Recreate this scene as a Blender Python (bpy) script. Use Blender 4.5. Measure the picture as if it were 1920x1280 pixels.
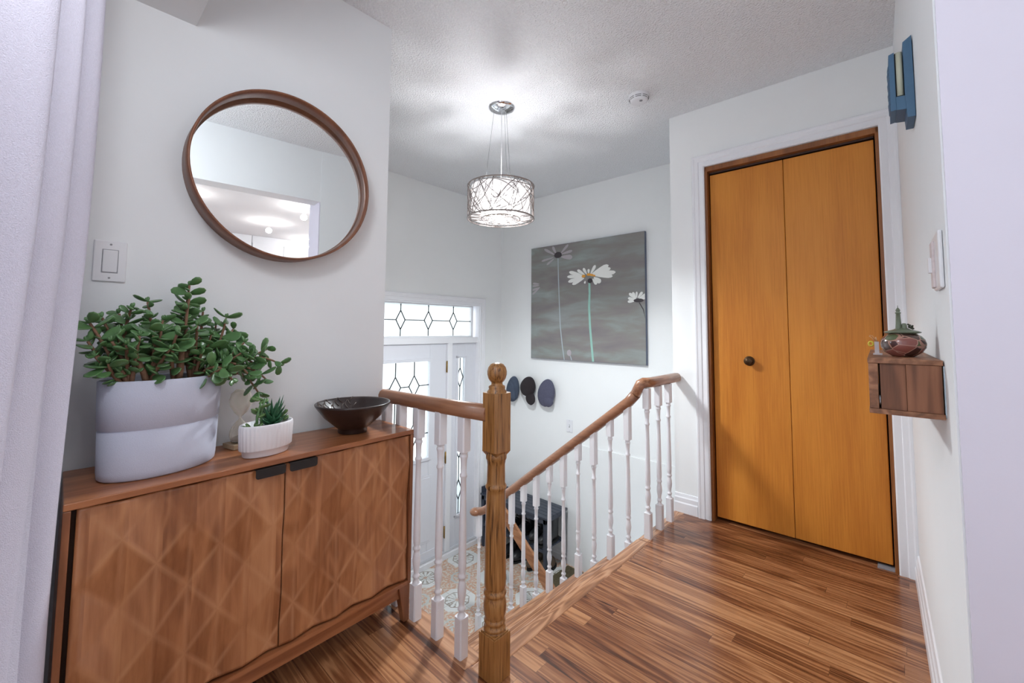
import bpy, bmesh, math, random
from mathutils import Vector, Matrix, Euler
random.seed(7)
PI=math.pi
for o in list(bpy.data.objects): bpy.data.objects.remove(o)
scene=bpy.context.scene
# ---------------- camera ----------------
cd=bpy.data.cameras.new('camera'); cam=bpy.data.objects.new('camera',cd); scene.collection.objects.link(cam); scene.camera=cam
YAW,PIT,ROL=[math.radians(v) for v in (43.0742,3.5674,0.4102)]
F_=Vector((math.cos(YAW)*math.cos(PIT),math.sin(YAW)*math.cos(PIT),math.sin(PIT)))
R_=Vector((math.sin(YAW),-math.cos(YAW),0)); U_=R_.cross(F_)
R2=math.cos(ROL)*R_+math.sin(ROL)*U_; U2=-math.sin(ROL)*R_+math.cos(ROL)*U_
M=Matrix((R2,U2,-F_)).transposed().to_4x4(); M.translation=Vector((0,0,1.0859)); cam.matrix_world=M
cd.sensor_width=36; cd.sensor_fit='HORIZONTAL'; cd.lens=788.2/1920*36; cd.shift_x=0; cd.shift_y=-(640-567.9)/1920
cd.clip_start=.02
# ---------------- colour management, world ----------------
vs=scene.view_settings; vs.view_transform='Standard'; vs.look='None'; vs.gamma=1; vs.use_curve_mapping=False; vs.exposure=1.55
def lin(c):
    return tuple(((v/255)/12.92 if v/255<=.04045 else ((v/255+.055)/1.055)**2.4) for v in c)+(1,)
w=bpy.data.worlds.new('sky'); scene.world=w; w.use_nodes=True
bg=w.node_tree.nodes['Background']; bg.inputs[0].default_value=(.80,.90,1,1); bg.inputs[1].default_value=.42
# ---------------- lights ----------------
def area(name,loc,dr,sx,sy,power,col):
    l=bpy.data.lights.new(name,'AREA'); l.shape='RECTANGLE'; l.size=sx; l.size_y=sy; l.energy=power; l.color=col
    o=bpy.data.objects.new(name,l); scene.collection.objects.link(o); o.location=loc
    o.rotation_euler=Vector(dr).to_track_quat('-Z','Y').to_euler(); return o
area('daylight_living_window',(-.40,.50,1.5),(1,.12,0),.66,1.3,.8,(.88,.94,1))
area('daylight_side_window',(-.44,-1.05,1.45),(1,.0,0),1.5,1.4,.8,(.88,.94,1))
area('added_kitchen_fill',(3.15,-4.12,1.4),(-.3,1,0),1.0,1.7,62,(.90,.96,1))  # added area light, unseen, sends fill from the kitchen into the hall
area('daylight_entry_door',(2.3,3.42,.4),(0,-1,-.1),1.3,1.8,3,(.95,.98,1))
def point(name,loc,power,col,r):
    l=bpy.data.lights.new(name,'POINT'); l.energy=power; l.color=col; l.shadow_soft_size=r
    o=bpy.data.objects.new(name,l); scene.collection.objects.link(o); o.location=loc; return o
PEND=(1.78,1.763)
point('pendant_bulb_light',(PEND[0],PEND[1],1.82),4.2,(.97,.98,1),.018)
sl=bpy.data.lights.new('pendant_downlight','SPOT'); sl.energy=29; sl.color=(.90,.97,1); sl.spot_size=math.radians(165); sl.spot_blend=.6; sl.shadow_soft_size=.08
so_=bpy.data.objects.new('pendant_downlight',sl); scene.collection.objects.link(so_); so_.location=(PEND[0],PEND[1],1.735)
point('added_hall_fill',(0,.62,1.95),4.6,(.92,.96,1),.12)  # added fill light out of view, brightens the mirror wall
# ---------------- helpers ----------------
COL=scene.collection
def N_(nt,t,**k):
    n=nt.nodes.new(t)
    for a,b in k.items():
        if a=='inp':
            for i,v in b.items(): n.inputs[i].default_value=v
        else: setattr(n,a,b)
    return n
def newmat(name):
    m=bpy.data.materials.new(name); m.use_nodes=True; nt=m.node_tree; b=nt.nodes['Principled BSDF']; return m,nt,b
def plain(name,rgb,rough=.5,metal=0,bump=0,bscale=200,spec=.5,var=0,vscale=8,trans=0,coat=0,emis=0,sss=0):
    m,nt,b=newmat(name); L=nt.links
    b.inputs['Base Color'].default_value=lin(rgb); b.inputs['Roughness'].default_value=rough; b.inputs['Metallic'].default_value=metal
    b.inputs['Specular IOR Level'].default_value=spec; b.inputs['Transmission Weight'].default_value=trans; b.inputs['Coat Weight'].default_value=coat
    if emis: b.inputs['Emission Color'].default_value=lin(rgb); b.inputs['Emission Strength'].default_value=emis
    tc=N_(nt,'ShaderNodeTexCoord')
    n=N_(nt,'ShaderNodeTexNoise',inp={'Scale':vscale,'Detail':4})
    L.new(tc.outputs['Object'],n.inputs['Vector'])
    v=max(var,.01)
    mx=N_(nt,'ShaderNodeMix',data_type='RGBA'); c=lin(rgb)
    mx.inputs[6].default_value=tuple(x*(1-v) for x in c[:3])+(1,); mx.inputs[7].default_value=tuple(min(1,x*(1+v)) for x in c[:3])+(1,)
    L.new(n.outputs[0],mx.inputs[0]); L.new(mx.outputs[2],b.inputs['Base Color'])
    if bump:
        n2=N_(nt,'ShaderNodeTexNoise',inp={'Scale':bscale,'Detail':3}); L.new(tc.outputs['Object'],n2.inputs['Vector'])
        bp=N_(nt,'ShaderNodeBump',inp={'Strength':min(bump,1),'Distance':.004*max(1,bump)}); L.new(n2.outputs[0],bp.inputs['Height']); L.new(bp.outputs[0],b.inputs['Normal'])
    return m
def mth(nt,op,a,b=None,c=None):
    n=nt.nodes.new('ShaderNodeMath'); n.operation=op
    for i,v in enumerate((a,b,c)):
        if v is None: continue
        if isinstance(v,(int,float)): n.inputs[i].default_value=v
        else: nt.links.new(v,n.inputs[i])
    return n.outputs[0]
def wood(name,stops,axis='z',fine=1.0,ring=9.0,rings=.5,lowx=7.0,lowl=1.0,rough=.4,coat=0,planks=None,bump=.15,streak=.5,wob=.6,spec=.5,gaps=.6,ridge_light=None,tonev=.42):
    """stops: list of (pos,rgb). axis = grain axis. planks=(width axis index, width, length)"""
    m,nt,b=newmat(name); L=nt.links
    tc=N_(nt,'ShaderNodeTexCoord'); sp=N_(nt,'ShaderNodeSeparateXYZ'); L.new(tc.outputs['Object'],sp.inputs[0])
    ax='xyz'.index(axis); oth=[i for i in range(3) if i!=ax]
    g=sp.outputs[ax]; u=sp.outputs[oth[0]]; v=sp.outputs[oth[1]]
    tone=None; gap=None; rnd=0.0
    if planks:
        wi,pw,pl=planks; pu=sp.outputs[wi]; 
        q=mth(nt,'DIVIDE',pu,pw); row=mth(nt,'FLOOR',q)
        wn=N_(nt,'ShaderNodeTexWhiteNoise',noise_dimensions='1D'); L.new(row,wn.inputs['W'])
        s=mth(nt,'ADD',mth(nt,'DIVIDE',g,pl),mth(nt,'MULTIPLY',wn.outputs[0],7.3)); seg=mth(nt,'FLOOR',s)
        idn=mth(nt,'ADD',mth(nt,'MULTIPLY',row,17.13),mth(nt,'MULTIPLY',seg,3.71))
        w2=N_(nt,'ShaderNodeTexWhiteNoise',noise_dimensions='1D'); L.new(idn,w2.inputs['W']); tone=w2.outputs[0]
        rnd=mth(nt,'MULTIPLY',tone,37.0)
        fr=mth(nt,'FRACT',q); e1=mth(nt,'MINIMUM',fr,mth(nt,'SUBTRACT',1.0,fr)); gap=mth(nt,'LESS_THAN',e1,.012)
        fs=mth(nt,'FRACT',s); gap=mth(nt,'MAXIMUM',gap,mth(nt,'LESS_THAN',fs,.0015))
    def vec(su,sl,off):
        c=N_(nt,'ShaderNodeCombineXYZ')
        L.new(mth(nt,'ADD',mth(nt,'MULTIPLY',u,su),mth(nt,'ADD',rnd,off)),c.inputs[0]); L.new(mth(nt,'MULTIPLY',v,su),c.inputs[1]); L.new(mth(nt,'MULTIPLY',g,sl),c.inputs[2]); return c.outputs[0]
    n1=N_(nt,'ShaderNodeTexNoise',inp={'Scale':1,'Detail':2,'Distortion':wob}); L.new(vec(lowx,lowl,3.1),n1.inputs['Vector'])
    rg=mth(nt,'SINE',mth(nt,'MULTIPLY',n1.outputs[0],ring*6.283)); rg=mth(nt,'ADD',mth(nt,'MULTIPLY',rg,.5),.5); rg=mth(nt,'POWER',rg,1.6)
    n2=N_(nt,'ShaderNodeTexNoise',inp={'Scale':1,'Detail':4,'Roughness':.65}); L.new(vec(190*fine,5,9.7),n2.inputs['Vector'])
    n3=N_(nt,'ShaderNodeTexNoise',inp={'Scale':1,'Detail':2}); L.new(vec(12,1.2,1.7),n3.inputs['Vector'])
    val=mth(nt,'ADD',mth(nt,'MULTIPLY',rg,rings),mth(nt,'MULTIPLY',n2.outputs[0],streak)); val=mth(nt,'ADD',val,mth(nt,'MULTIPLY',n3.outputs[0],.35))
    if tone is not None: val=mth(nt,'ADD',val,mth(nt,'MULTIPLY',mth(nt,'SUBTRACT',tone,.5),tonev))
    cr=N_(nt,'ShaderNodeValToRGB'); el=cr.color_ramp.elements
    while len(el)<len(stops): el.new(.5)
    for e,(p,c) in zip(el,stops): e.position=p; e.color=lin(c)
    L.new(val,cr.inputs[0]); col=cr.outputs[0]
    if gap is not None:
        mx=N_(nt,'ShaderNodeMix',data_type='RGBA'); L.new(mth(nt,'MULTIPLY',gap,gaps),mx.inputs[0]); L.new(col,mx.inputs[6]); mx.inputs[7].default_value=lin((58,36,24)); col=mx.outputs[2]
    if ridge_light:   # ridge highlights put into the colour as paler lines along the carving
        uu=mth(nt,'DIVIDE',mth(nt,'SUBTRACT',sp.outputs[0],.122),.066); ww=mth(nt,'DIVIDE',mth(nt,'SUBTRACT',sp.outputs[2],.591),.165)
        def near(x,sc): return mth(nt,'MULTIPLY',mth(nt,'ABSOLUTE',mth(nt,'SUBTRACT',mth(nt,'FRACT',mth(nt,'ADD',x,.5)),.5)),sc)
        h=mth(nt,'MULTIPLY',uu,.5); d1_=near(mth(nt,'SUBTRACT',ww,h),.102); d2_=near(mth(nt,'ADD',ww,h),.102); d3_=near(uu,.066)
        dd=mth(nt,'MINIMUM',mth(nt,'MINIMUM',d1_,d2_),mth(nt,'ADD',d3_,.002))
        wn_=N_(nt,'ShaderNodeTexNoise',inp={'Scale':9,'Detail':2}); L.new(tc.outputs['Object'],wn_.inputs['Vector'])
        k=mth(nt,'SUBTRACT',1.0,mth(nt,'DIVIDE',dd,.009)); k=mth(nt,'MAXIMUM',k,0.0); k=mth(nt,'MULTIPLY',k,mth(nt,'MULTIPLY',mth(nt,'MAXIMUM',mth(nt,'SUBTRACT',wn_.outputs[0],.30),0.0),ridge_light))
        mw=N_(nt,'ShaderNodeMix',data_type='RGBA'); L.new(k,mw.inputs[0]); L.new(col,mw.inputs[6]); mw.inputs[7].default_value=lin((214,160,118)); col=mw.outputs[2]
    L.new(col,b.inputs['Base Color'])
    b.inputs['Roughness'].default_value=rough; b.inputs['Coat Weight'].default_value=coat; b.inputs['Coat Roughness'].default_value=.08; b.inputs['Specular IOR Level'].default_value=spec
    bp=N_(nt,'ShaderNodeBump',inp={'Strength':bump,'Distance':.002}); L.new(n2.outputs[0],bp.inputs['Height']); L.new(bp.outputs[0],b.inputs['Normal'])
    return m
class MB:
    def __init__(s): s.bm=bmesh.new(); s.mi=0
    def _f(s,vs,smooth=False):
        try: f=s.bm.faces.new(vs); f.material_index=s.mi; f.smooth=smooth; return f
        except ValueError: return None
    def hexa(s,p):  # 8 pts: bottom 4 ccw, top 4 ccw
        v=[s.bm.verts.new(q) for q in p]
        for a in ((3,2,1,0),(4,5,6,7),(0,1,5,4),(1,2,6,5),(2,3,7,6),(3,0,4,7)): s._f([v[i] for i in a])
        return s
    def box(s,x0,y0,z0,x1,y1,z1):
        x0,x1=sorted((x0,x1));y0,y1=sorted((y0,y1));z0,z1=sorted((z0,z1))
        return s.hexa([(x0,y0,z0),(x1,y0,z0),(x1,y1,z0),(x0,y1,z0),(x0,y0,z1),(x1,y0,z1),(x1,y1,z1),(x0,y1,z1)])
    def prism(s,poly,f,d0,d1,smooth=False):
        """poly list of 2D pts, f(a,b,d)->xyz"""
        A=[s.bm.verts.new(f(a,b,d0)) for a,b in poly]; B=[s.bm.verts.new(f(a,b,d1)) for a,b in poly]; n=len(poly)
        s._f(A[::-1]); s._f(B)
        for i in range(n): s._f([A[i],A[(i+1)%n],B[(i+1)%n],B[i]],smooth)
        return s
    def lathe(s,prof,c=(0,0,0),seg=24,sx=1,sy=1,rot=0,smooth=True,mat=None,ribs=0,ribd=0):
        rings=[]
        for r,z in prof:
            if r<1e-6: rings.append([s.bm.verts.new((c[0],c[1],c[2]+z) if mat is None else mat@Vector((0,0,z)))]); continue
            ring=[]
            for i in range(seg):
                a=2*PI*i/seg; rr=r*(1+ribd*abs(math.cos(ribs*a/2)) if ribs else 1)
                x=rr*math.cos(a)*sx;y=rr*math.sin(a)*sy
                if mat is not None: ring.append(s.bm.verts.new(mat@Vector((x,y,z))))
                else: ring.append(s.bm.verts.new((c[0]+x*math.cos(rot)-y*math.sin(rot),c[1]+x*math.sin(rot)+y*math.cos(rot),c[2]+z)))
            rings.append(ring)
        for A,B in zip(rings,rings[1:]):
            if len(A)==1 and len(B)==1: continue
            for i in range(seg):
                j=(i+1)%seg
                if len(A)==1: s._f([A[0],B[j],B[i]][::-1] if 0 else [A[0],B[i],B[j]][::-1],smooth)
                elif len(B)==1: s._f([A[i],A[j],B[0]],smooth)
                else: s._f([A[i],A[j],B[j],B[i]],smooth)
        return s
    def tube(s,pts,r,seg=8,cap=True,closed=False,smooth=True,flat=1.0):
        P=[Vector(p) for p in pts]; n=len(P); rr=r if isinstance(r,(list,tuple)) else [r]*n
        prev=None; rings=[]
        for i in range(n):
            if closed: t=P[(i+1)%n]-P[i-1]
            else: t=P[min(i+1,n-1)]-P[max(i-1,0)]
            if t.length<1e-9: t=Vector((0,0,1))
            t.normalize()
            if prev is None:
                a=Vector((0,0,1)) if abs(t.z)<.9 else Vector((1,0,0)); x=t.cross(a).normalized()
            else: x=(prev-t*prev.dot(t)).normalized()
            prev=x; y=t.cross(x)
            rings.append([s.bm.verts.new(P[i]+(x*math.cos(2*PI*k/seg)+y*math.sin(2*PI*k/seg)*flat)*rr[i]) for k in range(seg)])
        for i in range(n if closed else n-1):
            A=rings[i];B=rings[(i+1)%n]
            for k in range(seg): s._f([A[k],A[(k+1)%seg],B[(k+1)%seg],B[k]],smooth)
        if cap and not closed: s._f(rings[0][::-1]); s._f(rings[-1])
        return s
    def ell(s,c,rad,mat=None,seg=10,rg=7,shape=None):
        """ellipsoid; mat 4x4 rotation applied around c"""
        c=Vector(c); rings=[]
        def tr(v):
            v=Vector((v[0]*rad[0],v[1]*rad[1],v[2]*rad[2]))
            if shape: v=shape(v)
            return c+(mat@v if mat is not None else v)
        top=s.bm.verts.new(tr((0,0,1))); bot=s.bm.verts.new(tr((0,0,-1)))
        for i in range(1,rg):
            t=PI*i/rg; rings.append([s.bm.verts.new(tr((math.sin(t)*math.cos(2*PI*k/seg),math.sin(t)*math.sin(2*PI*k/seg),math.cos(t)))) for k in range(seg)])
        for k in range(seg):
            s._f([top,rings[0][k],rings[0][(k+1)%seg]],True); s._f([bot,rings[-1][(k+1)%seg],rings[-1][k]],True)
        for A,B in zip(rings,rings[1:]):
            for k in range(seg): s._f([A[k],B[k],B[(k+1)%seg],A[(k+1)%seg]],True)
        return s
    def build(s,name,mats,parent=None,bevel=0,bseg=2,loc=None,rotz=0):
        bmesh.ops.recalc_face_normals(s.bm,faces=s.bm.faces[:])
        me=bpy.data.meshes.new(name); s.bm.to_mesh(me); s.bm.free()
        for m in (mats if isinstance(mats,(list,tuple)) else [mats]): me.materials.append(m)
        o=bpy.data.objects.new(name,me); COL.objects.link(o)
        if parent is not None: o.parent=parent
        if loc is not None: o.location=loc; o.rotation_euler=(0,0,rotz)
        if bevel:
            b=o.modifiers.new('bevel','BEVEL'); b.width=bevel; b.segments=bseg; b.limit_method='ANGLE'; b.angle_limit=math.radians(40)
        return o
def box(name,mat,x0,y0,z0,x1,y1,z1,parent=None,bevel=0): return MB().box(x0,y0,z0,x1,y1,z1).build(name,mat,parent,bevel)
def thing(name,label,cat,loc=(0,0,0),rotz=0,group=None):
    o=bpy.data.objects.new(name,None); COL.objects.link(o); o.empty_display_size=.05; o.location=loc; o.rotation_euler=(0,0,rotz)
    return tag(o,label,cat,group)
def tag(o,label,cat,group=None):
    o['label']=label; o['category']=cat
    if group: o['group']=group
    return o
def struct(o,label=None):
    o['kind']='structure'
    if label: o['label']=label
    return o
def semp(name,loc=(0,0,0),rotz=0):
    o=bpy.data.objects.new(name,None); COL.objects.link(o); o.location=loc; o.rotation_euler=(0,0,rotz); return struct(o)
T=lambda d: math.tan(math.radians(d))
# wall planes (fitted)
Cx=lambda y: 2.6313-y*T(1.6606)
Px=lambda y: 3.3078-(y-2.5)*T(.7155)
My=lambda x: 1.6642-x*T(.4237)
Fy=lambda x: 3.238+(x-3)*T(.99)
Ry=lambda x: -.0186+(x-2.3)*T(2.1528)
By=lambda x: 1.3416+x*T(3.024)
H=2.444; D=1.067
def cpt(u,z,d=0): # closet wall: u=y, d toward camera (-x)
    return (Cx(u)-d,u,z)
def ppt(u,z,d=0): return (Px(u)-d,u,z)
def mpt(u,z,d=0): return (u,My(u)-d,z)
def fpt(u,z,d=0): return (u,Fy(u)-d,z)
def rpt(u,z,d=0): return (u,Ry(u)+d,z)
def slab(mb,pt,u0,u1,z0,z1,d0,d1):
    u0,u1=sorted((u0,u1)); z0,z1=sorted((z0,z1))
    mb.hexa([pt(u0,z0,d0),pt(u1,z0,d0),pt(u1,z0,d1),pt(u0,z0,d1),pt(u0,z1,d0),pt(u1,z1,d0),pt(u1,z1,d1),pt(u0,z1,d1)]); return mb
# ---------------- materials ----------------
wallm=plain('wall_paint',(240,242,244),.85,bump=.03,bscale=260,var=.012,spec=.3)
wallc=plain('wall_paint_cream',(243,244,244),.85,bump=.03,bscale=260,var=.012,spec=.3)
ceilm=plain('stipple_ceiling',(244,245,248),.95,bump=3.5,bscale=110,var=.05,vscale=110,spec=.2)
trimw=plain('white_trim_paint',(240,240,244),.35,var=.01)
balw=plain('baluster_white_paint',(236,234,238),.32,var=.012)
doorw=plain('white_door_paint',(228,229,236),.4,var=.01)
OAKF=[(.32,(68,34,18)),(.46,(112,64,37)),(.64,(142,89,55)),(1,(188,134,92))]
floorm=wood('oak_floor',OAKF,'y',fine=.55,ring=11,rings=.30,lowx=15,lowl=.7,rough=.32,coat=.25,planks=(0,.057,.95),streak=.75,bump=.12,wob=.35)
nosem=wood('oak_nosing',[(.2,(84,50,32)),(.42,(150,102,70)),(.65,(182,130,94)),(.95,(205,158,122))],'x',fine=.6,ring=7,rings=.42,lowx=16,lowl=1.8,rough=.32,coat=.35,streak=.5)
nosey=wood('oak_nosing_lengthwise',[(.2,(84,50,32)),(.42,(150,102,70)),(.65,(182,130,94)),(.95,(205,158,122))],'y',fine=.6,ring=7,rings=.42,lowx=16,lowl=1.8,rough=.32,coat=.35,streak=.5)
newelm=wood('oak_newel',[(.52,(44,22,8)),(.61,(104,64,28)),(.70,(146,98,50)),(.95,(172,122,70))],'z',fine=1.15,ring=5,rings=.14,lowx=30,lowl=2,rough=.35,coat=.15,streak=1.15,bump=.35)
railm=wood('oak_rail',[(.2,(100,62,44)),(.45,(146,98,70)),(.7,(172,122,90)),(.95,(196,150,118))],'y',fine=.5,ring=2,rings=.08,lowx=6,lowl=3,rough=.35,coat=.15,streak=.5)
railx=wood('oak_rail_level',[(.2,(100,62,44)),(.45,(146,98,70)),(.7,(172,122,90)),(.95,(196,150,118))],'x',fine=.8,ring=4,rings=.3,lowx=20,lowl=2,rough=.35,coat=.2,streak=.6)
slabm=wood('birch_veneer',[(.2,(182,104,36)),(.5,(214,138,54)),(.8,(226,152,66)),(1,(234,166,84))],'z',fine=.9,ring=2,rings=.10,lowx=4,lowl=.8,rough=.45,coat=0,streak=.45,bump=.02,spec=.3)
jambm=wood('closet_jamb_wood',[(.2,(96,54,24)),(.5,(140,84,40)),(.8,(170,108,56))],'z',ring=3,rings=.2,rough=.4)
acac=wood('acacia_doors',[(.12,(112,66,38)),(.4,(156,98,60)),(.62,(180,120,78)),(.95,(204,146,102))],'z',fine=.35,ring=5,rings=.2,lowx=7,lowl=1.8,rough=.36,coat=.1,streak=.5,bump=.04,wob=1.0,planks=(0,.066,900.0),gaps=0,ridge_light=1.25,tonev=.25)
acah=wood('acacia_frame',[(.18,(112,62,36)),(.45,(156,96,60)),(.7,(178,116,76)),(.95,(198,138,96))],'x',fine=.4,ring=4,rings=.25,lowx=9,lowl=1.4,rough=.33,coat=.15,streak=.45,bump=.04)
darkw=plain('dark_slot_wood',(62,38,26),.6,var=.2,vscale=30)
mirw=wood('walnut_bentwood',[(.2,(92,56,38)),(.5,(128,80,56)),(.8,(150,98,70))],'z',ring=3,rings=.15,rough=.4,streak=.5)
shelfw=wood('reclaimed_wood',[(.2,(76,46,30)),(.45,(126,82,56)),(.7,(154,104,74)),(.95,(180,130,96))],'y',fine=.5,ring=5,rings=.3,lowx=16,lowl=3,rough=.5,streak=.5)
plankm=wood('stair_plank_wood',[(.2,(120,74,44)),(.5,(164,108,70)),(.8,(188,134,94))],'y',ring=4,rings=.25,lowx=18,lowl=2,rough=.4,streak=.5)
blackm=plain('black_metal',(30,26,26),.45,var=.1)
brass=plain('hinge_brass',(150,120,70),.35,metal=1)
chrome=plain('chrome',(225,225,228),.06,metal=1)
steel=plain('brushed_steel',(170,172,176),.3,metal=1)
plastw=plain('white_plastic',(234,234,238),.35)
greyp=plain('grey_marking',(150,150,156),.5)
soilm=plain('soil',(54,44,40),.95,bump=1,bscale=90,var=.4,vscale=60)
leafm=plain('jade_leaf',(86,124,76),.28,var=.35,vscale=40,coat=.15)
leafd=plain('aloe_leaf',(50,98,66),.38,var=.3,vscale=60)
stemm=plain('jade_stem',(128,94,72),.7,bump=.5,bscale=120,var=.25,vscale=40)
potm=plain('pale_blue_grey_pot',(200,203,220),.75,bump=.12,bscale=500,var=.05,vscale=420)
ceramw=plain('white_ceramic',(236,234,238),.5,var=.01)
bowlm=plain('dark_carved_wood',(44,30,28),.38,var=.35,vscale=60,coat=.2)
curtm=plain('linen_curtain',(202,199,214),.9,bump=.5,bscale=560,var=.12,vscale=420,spec=.15)
bluem=plain('blue_painted_wood',(70,106,136),.5,var=.12,vscale=30)
cream=plain('cream_plastic',(206,206,184),.5)
blk=plain('soft_black',(16,17,18),.7)
denim=plain('blue_grey_felt',(74,84,102),.9,bump=.6,bscale=400,var=.25,vscale=30)
capm=plain('dark_brown_cloth',(42,34,38),.9,bump=.5,bscale=400,var=.25,vscale=40)
tweed=plain('grey_blue_tweed',(86,86,106),.95,bump=.6,bscale=500,var=.2,vscale=90)
benchm=plain('slate_black_paint',(52,58,72),.42,var=.1)
bootm=plain('black_leather',(26,26,30),.38,var=.3,vscale=30,coat=.1)
bootb=plain('brown_leather',(84,66,50),.5,var=.3,vscale=30)
matm=plain('patterned_mat',(92,82,60),.95,bump=.6,bscale=150,var=.6,vscale=45)
plastwt=plain('pale_threshold',(200,200,204),.4)
leadm=plain('lead_came',(62,66,70),.6,metal=.2)
def glassf(name,col,es,bump=.4,sc=120):
    """obscure leaded glass, lit by the daylight outside"""
    m,nt,b=newmat(name); L=nt.links
    b.inputs['Base Color'].default_value=lin(col); b.inputs['Roughness'].default_value=.35; b.inputs['Transmission Weight'].default_value=1; b.inputs['IOR'].default_value=1.1
    tc=N_(nt,'ShaderNodeTexCoord'); n=N_(nt,'ShaderNodeTexVoronoi',inp={'Scale':sc}); L.new(tc.outputs['Object'],n.inputs['Vector'])
    bp=N_(nt,'ShaderNodeBump',inp={'Strength':bump,'Distance':.003}); L.new(n.outputs[0],bp.inputs['Height']); L.new(bp.outputs[0],b.inputs['Normal'])
    return m
glassm=glassf('obscure_glass',(244,250,248),1,.7,170)
clear=glassf('bevelled_glass',(225,235,240),1,.1,10)
def tile_mat():
    m,nt,b=newmat('ornate_floor_tile'); L=nt.links
    tc=N_(nt,'ShaderNodeTexCoord'); sp=N_(nt,'ShaderNodeSeparateXYZ'); L.new(tc.outputs['Object'],sp.inputs[0])
    P=.43
    def cell(o,off):
        f=mth(nt,'FRACT',mth(nt,'DIVIDE',mth(nt,'ADD',o,-off+P*20.5),P)); return mth(nt,'ABSOLUTE',mth(nt,'MULTIPLY',mth(nt,'SUBTRACT',f,.5),2.0))
    a=cell(sp.outputs[0],2.262); c=cell(sp.outputs[1],2.69)   # 0 at medallion centre .. 1 at cell edge
    cheb=mth(nt,'MAXIMUM',a,c); dia=mth(nt,'MULTIPLY',mth(nt,'ADD',a,c),.7071)
    octd=mth(nt,'MAXIMUM',cheb,dia)      # octagon distance
    nz=N_(nt,'ShaderNodeTexNoise',inp={'Scale':45,'Detail':4}); L.new(tc.outputs['Object'],nz.inputs['Vector'])
    nb=N_(nt,'ShaderNodeTexNoise',inp={'Scale':9,'Detail':2}); L.new(tc.outputs['Object'],nb.inputs['Vector'])
    def mixc(fac,A,B):
        mx=N_(nt,'ShaderNodeMix',data_type='RGBA')
        for i,v in ((0,fac),(6,A),(7,B)):
            if isinstance(v,tuple): mx.inputs[i].default_value=v
            elif isinstance(v,(int,float)): mx.inputs[i].default_value=v
            else: L.new(v,mx.inputs[i])
        return mx.outputs[2]
    band=lambda x,lo,hi: mth(nt,'MULTIPLY',mth(nt,'GREATER_THAN',x,lo),mth(nt,'LESS_THAN',x,hi))
    orange=lin((196,132,84)); white=lin((222,224,222)); grey=lin((182,186,180)); brown=lin((120,100,78))
    col=mixc(mth(nt,'GREATER_THAN',nz.outputs[0],.52),orange,lin((206,190,168)))   # leafy orange ground
    # corner squares between octagons
    ca=mth(nt,'SUBTRACT',1.0,a); cc=mth(nt,'SUBTRACT',1.0,c); cd_=mth(nt,'ADD',ca,cc); cm=mth(nt,'MAXIMUM',ca,cc)
    col=mixc(band(mth(nt,'MAXIMUM',cm,mth(nt,'MULTIPLY',cd_,.72)),.30,.40),col,grey)
    col=mixc(mth(nt,'LESS_THAN',cm,.2),col,mixc(mth(nt,'GREATER_THAN',nz.outputs[0],.5),grey,orange))
    col=mixc(band(octd,.44,.66),col,white)
    col=mixc(band(octd,.41,.445),col,brown)
    ang=mth(nt,'ARCTAN2',c,a); pet=mth(nt,'SINE',mth(nt,'MULTIPLY',ang,12.0))
    fl=mixc(mth(nt,'GREATER_THAN',pet,.2),white,mixc(mth(nt,'GREATER_THAN',nz.outputs[0],.5),brown,grey))
    col=mixc(mth(nt,'LESS_THAN',octd,.41),col,fl)
    col=mixc(mth(nt,'LESS_THAN',octd,.07),col,orange)
    # grout
    gx=mth(nt,'MINIMUM',a,mth(nt,'SUBTRACT',1.0,a)); gy=mth(nt,'MINIMUM',c,mth(nt,'SUBTRACT',1.0,c))
    gr=mth(nt,'LESS_THAN',mth(nt,'MINIMUM',gx,gy),.012)
    col=mixc(mth(nt,'MULTIPLY',gr,.8),col,lin((170,165,156)))
    col=mixc(mth(nt,'MULTIPLY',nb.outputs[0],.55),col,lin((232,230,226)))
    L.new(col,b.inputs['Base Color']); b.inputs['Roughness'].default_value=.22
    return m
tilem=tile_mat()
# ================= SETTING =================
# floors
mb=MB(); 
mb.box(-.35,-4.2,-.25,.965,1.75,0); mb.box(.965,-4.2,-.25,2.9,1.0,0); mb.box(2.10,1.0,-.25,2.9,1.05,0)
struct(mb.build('floor',floorm),'polished oak strip floor of the upper hall')
mb=MB(); mb.box(.95,1.0,-.035,2.11,1.065,.001)
struct(mb.build('trim_1',nosem,bevel=.006),'oak nosing along the top of the stairs')
mb=MB(); mb.box(.93,1.065,-.035,1.015,1.66,.0012)
struct(mb.build('trim_2',nosey,bevel=.006),'oak nosing under the left railing')
mb=MB(); mb.box(2.11,1.0,-.035,2.60,1.062,.0012)
struct(mb.build('trim_3',nosem,bevel=.006),'oak nosing under the short level railing')
mb=MB(); mb.box(.2,1.05,-D-.2,2.16,3.6,-D); mb.box(2.16,2.0,-D-.2,3.4,3.6,-D)
struct(mb.build('floor_foyer',tilem),'ornate orange and white tiled entry floor')
mb=MB(); mb.box(-.5,-4.4,H,3.9,1.75,H+.1); mb.box(.9,1.75,H,3.9,3.6,H+.1)
struct(mb.build('ceiling',ceilm),'stippled white ceiling')
# left (mirror) wall, runs to the corner at x=.959
mb=MB(); mb.hexa([mpt(-.36,-.02),mpt(.959,-.02),(.959,1.80,-.02),(-.36,1.80,-.02),mpt(-.36,H),mpt(.959,H),(.959,1.80,H),(-.36,1.80,H)])
struct(mb.build('wall_left',wallm),'white wall with the round mirror')
# wall below left guard + foyer side wall
mb=MB(); mb.box(.80,1.0,-D,.975,1.70,-.036)
struct(mb.build('wall_stairwell',wallc))
mb=MB(); mb.box(.80,1.80,-D,.955,3.30,H)
struct(mb.build('wall_foyer_side',wallc))
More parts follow.
